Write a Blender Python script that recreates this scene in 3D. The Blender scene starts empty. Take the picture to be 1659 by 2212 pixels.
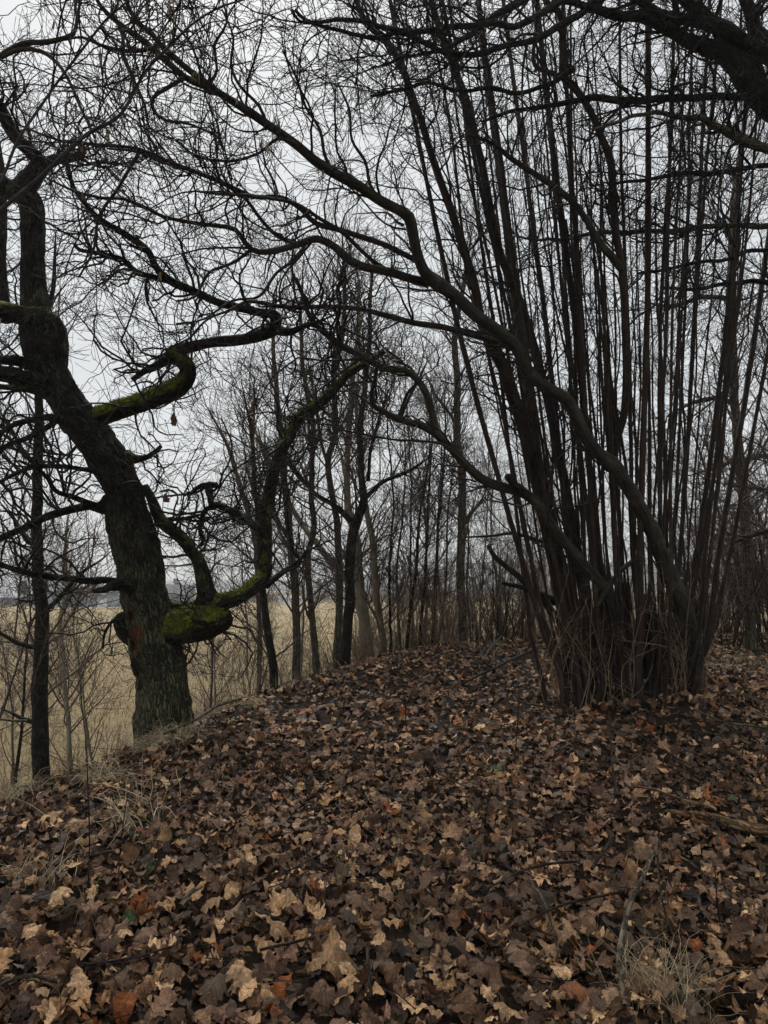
import bpy, math, random
import numpy as np
from mathutils import Vector
SC = bpy.context.scene
COL = SC.collection
R = np.random.default_rng(7)
random.seed(7)
rad = math.radians

# ------------------------------------------------------------------ camera
F = 1534.0; CX, CY = 829.5, 1106.0           # photograph measured on a 1659 x 2212 sheet
PITCH = rad(6.1); CAMZ = 1.5
cam_data = bpy.data.cameras.new('camera')
cam = bpy.data.objects.new('camera', cam_data); COL.objects.link(cam)
cam.location = (0, 0, CAMZ)
cam.rotation_euler = (rad(90) + PITCH, 0, 0)
cam_data.sensor_fit = 'VERTICAL'; cam_data.sensor_height = 34.6
cam_data.lens = 34.6 * F / 2212.0
cam_data.clip_start = 0.05; cam_data.clip_end = 6000
SC.camera = cam

# ------------------------------------------------------------------ light
SUN_EL, SUN_ROT = rad(58), rad(-20)
world = bpy.data.worlds.new('World'); SC.world = world; world.use_nodes = True
nt = world.node_tree; nt.nodes.clear()
def wn(t, **k):
    n = nt.nodes.new(t)
    for a, v in k.items(): setattr(n, a, v)
    return n
out = wn('ShaderNodeOutputWorld'); bg = wn('ShaderNodeBackground'); bg.inputs['Strength'].default_value = 0.1
sky = wn('ShaderNodeTexSky', sky_type='NISHITA', sun_disc=False, sun_elevation=SUN_EL, sun_rotation=SUN_ROT)
sky.dust_density = 6.0
geo = wn('ShaderNodeTexCoord'); sep = wn('ShaderNodeSeparateXYZ')
ramp = wn('ShaderNodeMapRange'); ramp.inputs['From Min'].default_value = -0.02; ramp.inputs['From Max'].default_value = 0.75
ramp.inputs['To Min'].default_value = 5.1; ramp.inputs['To Max'].default_value = 5.2
noi = wn('ShaderNodeTexNoise'); noi.inputs['Scale'].default_value = 1.6; noi.inputs['Detail'].default_value = 5
nm = wn('ShaderNodeMapRange'); nm.inputs['From Min'].default_value = .3; nm.inputs['From Max'].default_value = .7
nm.inputs['To Min'].default_value = 0.95; nm.inputs['To Max'].default_value = 1.05
mul = wn('ShaderNodeMath', operation='MULTIPLY'); comb = wn('ShaderNodeVectorMath', operation='SCALE')
comb.inputs[0].default_value = (0.955, 1.0, 1.03)
mix = wn('ShaderNodeMix', data_type='RGBA'); mix.inputs['Factor'].default_value = 0.93
L = nt.links.new
L(geo.outputs['Generated'], sep.inputs[0]); L(sep.outputs['Z'], ramp.inputs['Value'])
mp = wn('ShaderNodeMapping'); mp.inputs['Scale'].default_value = (1, 1, 3)
L(geo.outputs['Generated'], mp.inputs[0]); L(mp.outputs[0], noi.inputs['Vector']); L(noi.outputs['Fac'], nm.inputs['Value'])
L(ramp.outputs[0], mul.inputs[0]); L(nm.outputs[0], mul.inputs[1]); L(mul.outputs[0], comb.inputs['Scale'])
L(sky.outputs[0], mix.inputs['A']); L(comb.outputs[0], mix.inputs['B'])
L(mix.outputs['Result'], bg.inputs['Color']); L(bg.outputs[0], out.inputs['Surface'])
sd = bpy.data.lights.new('sun', 'SUN'); sd.energy = 1.5; sd.angle = rad(16); sd.color = (1, .97, .92)
so = bpy.data.objects.new('sun', sd); COL.objects.link(so)
az = SUN_ROT
sdir = Vector((math.sin(az) * math.cos(SUN_EL), math.cos(az) * math.cos(SUN_EL), math.sin(SUN_EL)))
so.rotation_euler = sdir.to_track_quat('Z', 'Y').to_euler()
so.location = sdir * 50
SC.view_settings.view_transform = 'Standard'; SC.view_settings.look = 'None'
SC.view_settings.gamma = 1; SC.view_settings.use_curve_mapping = False; SC.view_settings.exposure = 0.6
SC.cycles.max_bounces = 5; SC.cycles.diffuse_bounces = 3; SC.cycles.volume_bounces = 1

# ------------------------------------------------------------------ noise in numpy
def _hash(ix, iy, iz):
    h = (ix.astype(np.int64) * 374761393 + iy.astype(np.int64) * 668265263 + iz.astype(np.int64) * 2147483647) & 0xffffffff
    h = ((h ^ (h >> 13)) * 1274126177) & 0xffffffff
    h = (h ^ (h >> 16)) * 2246822519 & 0xffffffff
    return ((h ^ (h >> 15)) & 0xffff) / 65535.0
def vnoise(x, y, z):
    ix, iy, iz = np.floor(x), np.floor(y), np.floor(z)
    fx, fy, fz = x - ix, y - iy, z - iz
    fx, fy, fz = [t * t * (3 - 2 * t) for t in (fx, fy, fz)]
    r = 0
    for a in (0, 1):
        for b in (0, 1):
            for c in (0, 1):
                r = r + _hash(ix + a, iy + b, iz + c) * (fx if a else 1 - fx) * (fy if b else 1 - fy) * (fz if c else 1 - fz)
    return r
def fbm(x, y, z, o=3):
    s, a, t = 0, .5, 0
    for i in range(o):
        s = s + a * vnoise(x * 2**i + 17 * i, y * 2**i, z * 2**i); t += a; a *= .5
    return s / t

# ------------------------------------------------------------------ the lie of the land
CREST = np.array([(-3.4, -8), (-2.6, 2), (-2.25, 4.3), (-1.6, 6.3), (-1.02, 7.9), (0.2, 10.4), (2.2, 12.5), (5, 13.6), (9, 14), (16, 14), (40, 10)], float)
FIELD_Z = -3.2
def crest_s(x, y):
    x = np.asarray(x, float); y = np.asarray(y, float)
    best = np.full(x.shape, 1e9); sg = np.ones(x.shape)
    for (ax, ay), (bx, by) in zip(CREST[:-1], CREST[1:]):
        dx, dy = bx - ax, by - ay; l2 = dx * dx + dy * dy
        t = np.clip(((x - ax) * dx + (y - ay) * dy) / l2, 0, 1)
        d = np.hypot(x - ax - t * dx, y - ay - t * dy)
        cr = dx * (y - ay) - dy * (x - ax)
        m = d < best - 1e-9
        best = np.where(m, d, best); sg = np.where(m, np.where(cr > 0, 1, -1), sg)
    return best * sg
BY = [-8, 0, 2.6, 4.5, 6.5, 8, 10.5, 12.5, 16]; BZ = [-.3, -.1, 0, .14, .27, .385, .55, .615, .6]
def G(x, y, fine=True):
    x = np.asarray(x, float); y = np.asarray(y, float)
    s = crest_s(x, y)
    b = np.interp(y, BY, BZ)
    b = b + .10 * (fbm(x * .5 + 9, y * .5, x * 0, 2) - .5) * 1.6
    if fine: b = b + .05 * (fbm(x * 2.6, y * 2.6, x * 0 + 4, 2) - .5)
    sp = np.maximum(s, 0)
    drop = .74 * (np.sqrt(sp * sp + .25) - .5)
    z = b - drop
    return np.maximum(z, FIELD_Z - .6)
def G1(x, y): return float(G(np.array([x]), np.array([y]))[0])
def GF(x, y): return np.maximum(G(x, y), FIELD_Z)

def ray(px, py):
    cx, cy = (px - CX) / F, -(py - CY) / F
    return np.array([cx, math.cos(PITCH) - math.sin(PITCH) * cy, math.sin(PITCH) + math.cos(PITCH) * cy])
def at(px, py, Y):
    d = ray(px, py); k = Y / d[1]
    return np.array([d[0] * k, Y, CAMZ + d[2] * k]), k
def hit(px, py, far=40):
    d = ray(px, py); ts = np.arange(1.2, far, .03)
    P = d[None] * ts[:, None]; z = G(P[:, 0], P[:, 1])
    b = np.nonzero(P[:, 2] + CAMZ < z)[0]
    t = ts[b[0]] if len(b) else far
    return np.array([d[0] * t, d[1] * t, CAMZ + d[2] * t]), t
def to_px(P):
    P = np.atleast_2d(P); x, y, z = P[:, 0], P[:, 1], P[:, 2] - CAMZ
    dep = y * math.cos(PITCH) + z * math.sin(PITCH); up = -y * math.sin(PITCH) + z * math.cos(PITCH)
    dep = np.where(np.abs(dep) < 1e-3, 1e-3, dep)
    return CX + F * x / dep, CY - F * up / dep, dep

# ------------------------------------------------------------------ materials
def mat(name, build):
    m = bpy.data.materials.new(name); m.use_nodes = True
    t = m.node_tree; t.nodes.clear()
    o = t.nodes.new('ShaderNodeOutputMaterial'); b = t.nodes.new('ShaderNodeBsdfPrincipled')
    t.links.new(b.outputs[0], o.inputs[0])
    def N(ty, ins=None, **k):
        n = t.nodes.new(ty)
        for a, v in k.items(): setattr(n, a, v)
        for a, v in (ins or {}).items():
            if isinstance(v, bpy.types.NodeSocket): t.links.new(v, n.inputs[a])
            else: n.inputs[a].default_value = v
        return n
    build(N, b, t.links.new)
    return m
def rampn(N, fac, stops):
    r = N('ShaderNodeValToRGB', {'Fac': fac}); e = r.color_ramp.elements
    while len(e) > 1: e.remove(e[-1])
    e[0].position = stops[0][0]; e[0].color = (*stops[0][1], 1)
    for p, c in stops[1:]:
        q = e.new(p); q.color = (*c, 1)
    return r.outputs['Color']
def mixc(N, f, a, b, mode='MIX'):
    n = N('ShaderNodeMix', data_type='RGBA', blend_type=mode)
    for key, v in ((0, f), (6, a), (7, b)):
        if isinstance(v, bpy.types.NodeSocket): n.id_data.links.new(v, n.inputs[key])
        else: n.inputs[key].default_value = v if key == 0 else (*v, 1)
    return n.outputs[2]
def bark(name, dark, mid, light, lichen=(.2, .22, .14), lic=.3, moss=False, scale=1.0, bump=.5, rough=.75):
    def B(N, b, L):
        a = N('ShaderNodeAttribute', attribute_name='bark')
        v = N('ShaderNodeVectorMath', {0: a.outputs['Vector'], 1: (32 * scale, 32 * scale, 5.5 * scale)}, operation='MULTIPLY')
        wn_ = N('ShaderNodeTexNoise', {'Vector': a.outputs['Vector'], 'Scale': 14.0, 'Detail': 3})
        wv = N('ShaderNodeVectorMath', {0: wn_.outputs['Color'], 1: (1.6, 1.6, 1.6), 2: v.outputs[0]}, operation='MULTIPLY_ADD')
        n1 = N('ShaderNodeTexNoise', {'Vector': v.outputs[0], 'Scale': 1.0, 'Detail': 6, 'Roughness': .65})
        vo = N('ShaderNodeTexVoronoi', {'Vector': wv.outputs[0], 'Scale': 1.2, 'Randomness': 1.0}, feature='DISTANCE_TO_EDGE')
        c = rampn(N, n1.outputs['Fac'], [(.28, dark), (.5, mid), (.75, light)])
        n2 = N('ShaderNodeTexNoise', {'Vector': a.outputs['Vector'], 'Scale': 5.0, 'Detail': 5, 'Roughness': .7})
        f = N('ShaderNodeMapRange', {'Value': n2.outputs['Fac'], 'From Min': .52, 'From Max': .66, 'To Min': 0, 'To Max': lic})
        c = mixc(N, f.outputs[0], c, lichen)
        fu = N('ShaderNodeMapRange', {'Value': vo.outputs['Distance'], 'From Min': .0, 'From Max': .22, 'To Min': .2, 'To Max': 1.1})
        c = mixc(N, 1.0, c, fu.outputs[0], 'MULTIPLY') if bump > .4 else c
        if moss:
            cr = N('ShaderNodeAttribute', attribute_name='crust'); crn = N('ShaderNodeMapRange', {'Value': n2.outputs['Fac'], 'From Min': .38, 'From Max': .56, 'To Min': .15, 'To Max': 1})
            crf = N('ShaderNodeMath', {0: cr.outputs['Fac'], 1: crn.outputs[0]}, operation='MULTIPLY')
            cru = mixc(N, 1.0, mixc(N, n1.outputs['Fac'], (.035, .038, .018), (.21, .205, .12)), fu.outputs[0], 'MULTIPLY')
            c = mixc(N, crf.outputs[0], c, cru)
            w = N('ShaderNodeAttribute', attribute_name='wood')
            c = mixc(N, w.outputs['Fac'], c, (.16, .055, .025))
            m = N('ShaderNodeAttribute', attribute_name='moss')
            n3 = N('ShaderNodeTexNoise', {'Vector': a.outputs['Vector'], 'Scale': 30.0, 'Detail': 4})
            mc = rampn(N, n3.outputs['Fac'], [(.3, (.04, .05, .006)), (.5, (.14, .16, .014)), (.72, (.30, .30, .03))])
            mm = N('ShaderNodeMath', {0: m.outputs['Fac'], 1: n2.outputs['Fac']}, operation='ADD')
            mf = N('ShaderNodeMapRange', {'Value': mm.outputs[0], 'From Min': .72, 'From Max': 1.0})
            c = mixc(N, mf.outputs[0], c, mc)
        L(c, b.inputs['Base Color']); b.inputs['Roughness'].default_value = rough; b.inputs['Specular IOR Level'].default_value = .12
        hs = N('ShaderNodeMath', {0: n1.outputs['Fac'], 1: fu.outputs[0]}, operation='ADD')
        bp = N('ShaderNodeBump', {'Height': hs.outputs[0], 'Strength': bump, 'Distance': .02})
        L(bp.outputs[0], b.inputs['Normal'])
    return mat(name, B)
M = {}
M['oak'] = bark('oak_bark', (0.0036, 0.0030, 0.0024), (0.0214, 0.0179, 0.0125), (0.0774, 0.0684, 0.0476), (.13, .15, .085), .7, True, 1.0, 1.0)
M['oaktwig'] = bark('oak_twig_bark', (0.0075, 0.0067, 0.0060), (0.0165, 0.0142, 0.0120), (0.0315, 0.0270, 0.0225), lic=.2, bump=.2)
M['hazel'] = bark('hazel_bark', (0.0095, 0.0054, 0.0041), (0.0272, 0.0163, 0.0109), (0.0578, 0.0367, 0.0238), (.11, .09, .06), .25, False, .8, .3, .55)
M['hazelold'] = bark('old_hazel_bark', (0.0082, 0.0064, 0.0051), (0.0268, 0.0217, 0.0160), (0.0574, 0.0478, 0.0351), (.11, .105, .07), .35, False, .8, .35, .6)
M['deadwood'] = bark('rotten_stump_bark', (.008, .006, .005), (.025, .02, .015), (.06, .05, .038), lic=.2, bump=.9)
M['hazeltwig'] = bark('hazel_twig_bark', (0.0112, 0.0075, 0.0067), (0.0225, 0.0150, 0.0135), (0.0375, 0.0263, 0.0225), lic=.1, bump=.2)
M['grey'] = bark('grey_brown_bark', (.035, .029, .021), (.105, .088, .062), (.21, .18, .13), (.12, .13, .07), .5, False, .9, .45)
M['pale'] = bark('pale_smooth_bark', (.10, .085, .06), (.22, .19, .135), (.34, .30, .22), (.12, .125, .07), .5, False, .5, .3)
M['darktree'] = bark('dark_rough_bark', (0.0072, 0.0056, 0.0040), (0.0224, 0.0184, 0.0136), (0.0560, 0.0480, 0.0336), (.07, .08, .04), .5, False, 1, .7)
M['saptwig'] = bark('sapling_twig_bark', (.05, .034, .028), (.10, .07, .055), (.18, .13, .10), lic=.1, bump=.2)
M['shrubtwig'] = bark('shrub_twig_bark', (.10, .065, .044), (.21, .15, .10), (.34, .25, .17), lic=.1, bump=.2)
M['stick'] = bark('fallen_stick_bark', (.05, .038, .028), (.13, .10, .072), (.26, .21, .155), (.2, .2, .15), .3, False, 1, .5)
M['stickdark'] = bark('wet_stick_bark', (.014, .009, .007), (.036, .023, .017), (.075, .05, .038), lic=.2, bump=.5, rough=.5)
M['barewood'] = bark('peeled_log_wood', (.06, .035, .016), (.19, .11, .05), (.42, .29, .15), (.05, .04, .03), .5, False, .7, .6, .5)
M['catkin'] = mat('catkin_scales', lambda N, b, L: (b.inputs['Base Color'].__setattr__('default_value', (.16, .12, .06, 1)), b.inputs['Roughness'].__setattr__('default_value', .8)))
def leafB(N, b, L):
    c = N('ShaderNodeAttribute', attribute_name='col'); u = N('ShaderNodeAttribute', attribute_name='luv')
    g = N('ShaderNodeNewGeometry'); tc = N('ShaderNodeTexCoord')
    n1 = N('ShaderNodeTexNoise', {'Vector': tc.outputs['Object'], 'Scale': 45.0, 'Detail': 5, 'Roughness': .65})
    n2 = N('ShaderNodeTexNoise', {'Vector': tc.outputs['Object'], 'Scale': 160.0, 'Detail': 3})
    f = N('ShaderNodeMapRange', {'Value': n1.outputs['Fac'], 'From Min': .3, 'From Max': .7, 'To Min': .35, 'To Max': 1.6})
    f2 = N('ShaderNodeMapRange', {'Value': n2.outputs['Fac'], 'From Min': .3, 'From Max': .7, 'To Min': .6, 'To Max': 1.35})
    s = N('ShaderNodeSeparateXYZ', {0: u.outputs['Vector']})
    au = N('ShaderNodeMath', {0: s.outputs['X']}, operation='ABSOLUTE')
    mid = N('ShaderNodeMapRange', {'Value': au.outputs[0], 'From Min': .0, 'From Max': .07, 'To Min': 1, 'To Max': 0})
    ph = N('ShaderNodeMath', {0: au.outputs[0], 1: -5.0, 2: s.outputs['Y']}, operation='MULTIPLY_ADD')
    sn = N('ShaderNodeMath', {0: ph.outputs[0]}, operation='SINE')
    vn = N('ShaderNodeMapRange', {'Value': sn.outputs[0], 'From Min': .9, 'From Max': 1.0})
    mx = N('ShaderNodeMath', {0: mid.outputs[0], 1: vn.outputs[0]}, operation='MAXIMUM')
    m1 = N('ShaderNodeMath', {0: f.outputs[0], 1: f2.outputs[0]}, operation='MULTIPLY')
    vv = N('ShaderNodeMath', {0: mx.outputs[0], 1: .45, 2: m1.outputs[0]}, operation='MULTIPLY_ADD')
    cc = N('ShaderNodeVectorMath', {0: c.outputs['Color'], 'Scale': vv.outputs[0]}, operation='SCALE')
    back = mixc(N, .3, cc.outputs[0], (.15, .105, .07))
    fin = mixc(N, g.outputs['Backfacing'], cc.outputs[0], back)
    L(fin, b.inputs['Base Color']); b.inputs['Specular IOR Level'].default_value = .24
    rr = N('ShaderNodeMapRange', {'Value': n1.outputs['Fac'], 'From Min': .3, 'From Max': .7, 'To Min': .38, 'To Max': .7})
    L(rr.outputs[0], b.inputs['Roughness'])
    h = N('ShaderNodeMath', {0: mx.outputs[0], 1: .8, 2: n1.outputs['Fac']}, operation='MULTIPLY_ADD')
    bp = N('ShaderNodeBump', {'Height': h.outputs[0], 'Strength': .8, 'Distance': .006}); L(bp.outputs[0], b.inputs['Normal'])
M['leaf'] = mat('dead_leaf', leafB)
def soilB(N, b, L):
    tc = N('ShaderNodeTexCoord')
    n = N('ShaderNodeTexNoise', {'Vector': tc.outputs['Object'], 'Scale': 14.0, 'Detail': 8, 'Roughness': .75})
    v = N('ShaderNodeTexVoronoi', {'Vector': tc.outputs['Object'], 'Scale': 22.0, 'Randomness': 1.0})
    c = rampn(N, n.outputs['Fac'], [(.3, (.006, .004, .003)), (.5, (.028, .017, .010)), (.75, (.08, .048, .028))])
    c2 = mixc(N, .35, c, v.outputs['Color'], 'MULTIPLY'); b.inputs['Specular IOR Level'].default_value = .12
    L(c2, b.inputs['Base Color']); b.inputs['Roughness'].default_value = .85
    bp = N('ShaderNodeBump', {'Height': n.outputs['Fac'], 'Strength': 1.0, 'Distance': .04}); L(bp.outputs[0], b.inputs['Normal'])
M['soil'] = mat('leaf_mould', soilB)
def fieldB(N, b, L):
    tc = N('ShaderNodeTexCoord')
    mp_ = N('ShaderNodeMapping', {'Vector': tc.outputs['Object'], 'Scale': (1, .35, 1)})
    n = N('ShaderNodeTexNoise', {'Vector': mp_.outputs[0], 'Scale': .12, 'Detail': 9, 'Roughness': .7})
    n2 = N('ShaderNodeTexNoise', {'Vector': tc.outputs['Object'], 'Scale': 3.0, 'Detail': 8, 'Roughness': .8})
    c = rampn(N, n.outputs['Fac'], [(.3, (.24, .17, .08)), (.5, (.40, .29, .13)), (.7, (.50, .38, .19))])
    f = N('ShaderNodeMapRange', {'Value': n2.outputs['Fac'], 'From Min': .3, 'From Max': .7, 'To Min': .55, 'To Max': 1.3})
    cc = N('ShaderNodeVectorMath', {0: c, 'Scale': f.outputs[0]}, operation='SCALE')
    L(cc.outputs[0], b.inputs['Base Color']); b.inputs['Roughness'].default_value = .95
    bp = N('ShaderNodeBump', {'Height': n2.outputs['Fac'], 'Strength': 1.0, 'Distance': .3}); L(bp.outputs[0], b.inputs['Normal'])
M['field'] = mat('straw_field', fieldB)
def colB(rough=.8, bumpd=0.0):
    def B(N, b, L):
        c = N('ShaderNodeAttribute', attribute_name='col'); tc = N('ShaderNodeTexCoord')
        n = N('ShaderNodeTexNoise', {'Vector': tc.outputs['Object'], 'Scale': 6.0, 'Detail': 5})
        f = N('ShaderNodeMapRange', {'Value': n.outputs['Fac'], 'From Min': .3, 'From Max': .7, 'To Min': .7, 'To Max': 1.25})
        cc = N('ShaderNodeVectorMath', {0: c.outputs['Color'], 'Scale': f.outputs[0]}, operation='SCALE')
        L(cc.outputs[0], b.inputs['Base Color']); b.inputs['Roughness'].default_value = rough
    return B
M['blade'] = mat('dry_grass_blade', colB(.7))
def plain(name, col, rough=.8, sc=3.0, amp=.25):
    def B(N, b, L):
        tc = N('ShaderNodeTexCoord')
        n = N('ShaderNodeTexNoise', {'Vector': tc.outputs['Object'], 'Scale': sc, 'Detail': 6, 'Roughness': .7})
        lo = tuple(x * (1 - amp) for x in col); hi = tuple(x * (1 + amp) for x in col)
        L(rampn(N, n.outputs['Fac'], [(.3, lo), (.7, hi)]), b.inputs['Base Color'])
        b.inputs['Roughness'].default_value = rough
        bp = N('ShaderNodeBump', {'Height': n.outputs['Fac'], 'Strength': .3, 'Distance': .02}); L(bp.outputs[0], b.inputs['Normal'])
    return mat(name, B)
M['woods'] = plain('distant_woodland', (.035, .037, .03), .95, .06, .5)
M['needles'] = plain('pine_needles', (.022, .04, .022), .9, 1.5, .4)
M['mossfuzz'] = plain('moss_fuzz', (.12, .13, .016), .95, 12, .5)
M['wallblue'] = plain('blue_grey_cladding', (.20, .24, .27), .7, .2, .08)
M['roofdark'] = plain('dark_grey_roof', (.085, .09, .095), .8, .2, .15)
M['roofpale'] = plain('pale_grey_roof', (.33, .35, .37), .7, .2, .1)
M['white'] = plain('white_painted_metal', (.6, .62, .62), .6, .5, .05)

# ------------------------------------------------------------------ mesh building
class MB:
    def __init__(s): s.v = []; s.q = []; s.t = []; s.n = 0; s.at = {}
    def add(s, v, quads=None, tris=None, **attrs):
        v = np.asarray(v, np.float32).reshape(-1, 3)
        s.v.append(v)
        if quads is not None and len(quads): s.q.append(np.asarray(quads, np.int64) + s.n)
        if tris is not None and len(tris): s.t.append(np.asarray(tris, np.int64) + s.n)
        for k, a in attrs.items(): s.at.setdefault(k, []).append((s.n, np.asarray(a, np.float32)))
        s.n += len(v)
    def mesh(s, name, smooth=True):
        me = bpy.data.meshes.new(name)
        V = np.concatenate(s.v) if s.v else np.zeros((0, 3), np.float32)
        q = np.concatenate(s.q) if s.q else np.zeros((0, 4), np.int64); t = np.concatenate(s.t) if s.t else np.zeros((0, 3), np.int64)
        me.vertices.add(len(V)); me.vertices.foreach_set('co', V.ravel())
        loops = np.concatenate([q.ravel(), t.ravel()]).astype(np.int32)
        me.loops.add(len(loops)); me.loops.foreach_set('vertex_index', loops)
        npoly = len(q) + len(t); me.polygons.add(npoly)
        st = np.concatenate([np.arange(len(q)) * 4, len(q) * 4 + np.arange(len(t)) * 3]).astype(np.int32)
        me.polygons.foreach_set('loop_start', st)
        for k, lst in s.at.items():
            d = 1 if lst[0][1].ndim == 1 else 3
            buf = np.zeros((len(V), d), np.float32)
            for o, a in lst: buf[o:o + len(a)] = a.reshape(-1, d)
            ty = 'FLOAT' if d == 1 else 'FLOAT_VECTOR'
            A = me.attributes.new(k, ty, 'POINT'); A.data.foreach_set('value' if d == 1 else 'vector', buf.ravel())
        me.update(calc_edges=True)
        if npoly: me.polygons.foreach_set('use_smooth', np.full(npoly, smooth))
        return me
    def obj(s, name, m, parent=None, smooth=True, loc=None):
        if loc is not None:
            s.v = [v - np.asarray(loc, np.float32) for v in s.v]
        me = s.mesh(name, smooth); me.materials.append(M[m] if isinstance(m, str) else m)
        return link(name, me, parent, loc if parent is None else None, loc)
def link(name, me, parent=None, loc=None, meshloc=None):
    o = bpy.data.objects.new(name, me); COL.objects.link(o)
    if parent is not None: o.parent = parent
    if loc is not None: o.location = loc
    return o
def tag(o, label=None, cat=None, group=None, kind=None):
    if label: o['label'] = label
    if cat: o['category'] = cat
    if group: o['group'] = group
    if kind: o['kind'] = kind
    return o
def empty(name, loc, **k):
    e = bpy.data.objects.new(name, None); COL.objects.link(e); e.location = loc; e.empty_display_size = .2
    return tag(e, **k)

def norm(a): return a / np.maximum(np.linalg.norm(a, axis=-1, keepdims=True), 1e-9)
def batch(mb, P, Rr, sides, org=None):
    """many tubes of the same number of points"""
    P = np.asarray(P, float); N, K, _ = P.shape
    if N == 0: return
    T = norm(np.gradient(P, axis=1))
    mean = norm(P[:, -1] - P[:, 0])
    ref = np.where(np.abs(mean[:, 2:3]) < .7, np.array([[0, 0, 1.]]), np.array([[1., 0, 0]]))
    U = norm(np.cross(T, ref[:, None, :])); W = np.cross(T, U)
    a = np.arange(sides) * 2 * np.pi / sides
    V = P[:, :, None, :] + Rr[:, :, None, None] * (np.cos(a)[None, None, :, None] * U[:, :, None, :] + np.sin(a)[None, None, :, None] * W[:, :, None, :])
    i = np.arange(N * K * sides).reshape(N, K, sides); j = np.roll(i, -1, axis=2)
    Q = np.stack([i[:, :-1], j[:, :-1], j[:, 1:], i[:, 1:]], -1).reshape(-1, 4)
    V = V.reshape(-1, 3)
    mb.add(V, Q, bark=V * np.array([1, 1, 1.]))
def catmull(p, step):
    p = np.asarray(p, float)
    if len(p) == 2: p = np.array([p[0], (p[0] + p[1]) / 2, p[1]])
    q = np.vstack([2 * p[0] - p[1], p, 2 * p[-1] - p[-2]]); o = []
    for k in range(1, len(q) - 2):
        n = max(2, int(np.linalg.norm((q[k + 1] - q[k])[:3]) / step))
        t = np.linspace(0, 1, n, endpoint=False)[:, None]
        o.append(.5 * ((2 * q[k]) + (-q[k - 1] + q[k + 1]) * t + (2 * q[k - 1] - 5 * q[k] + 4 * q[k + 1] - q[k + 2]) * t**2 + (-q[k - 1] + 3 * q[k] - 3 * q[k + 1] + q[k + 2]) * t**3))
    o.append(p[-1:]); return np.vstack(o)
def trace(txt, y0, y1=None, ym=None, sc=1.0):
    """'x,y,halfwidth ...' read off the photograph -> points with radius at a distance running from y0 to y1"""
    a = np.array([[float(c) for c in w.split(',')] for w in txt.split()])
    y1 = y0 if y1 is None else y1
    seg = np.r_[0, np.cumsum(np.hypot(*np.diff(a[:, :2], axis=0).T))]; t = seg / seg[-1]
    Y = y0 + (y1 - y0) * t if ym is None else np.interp(t, [0, .5, 1], [y0, ym, y1])
    o = []
    for (x, y, h), d in zip(a, Y):
        p, k = at(x, y, d); o.append([*p, h / F * k * sc])
    return np.array(o)
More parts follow.
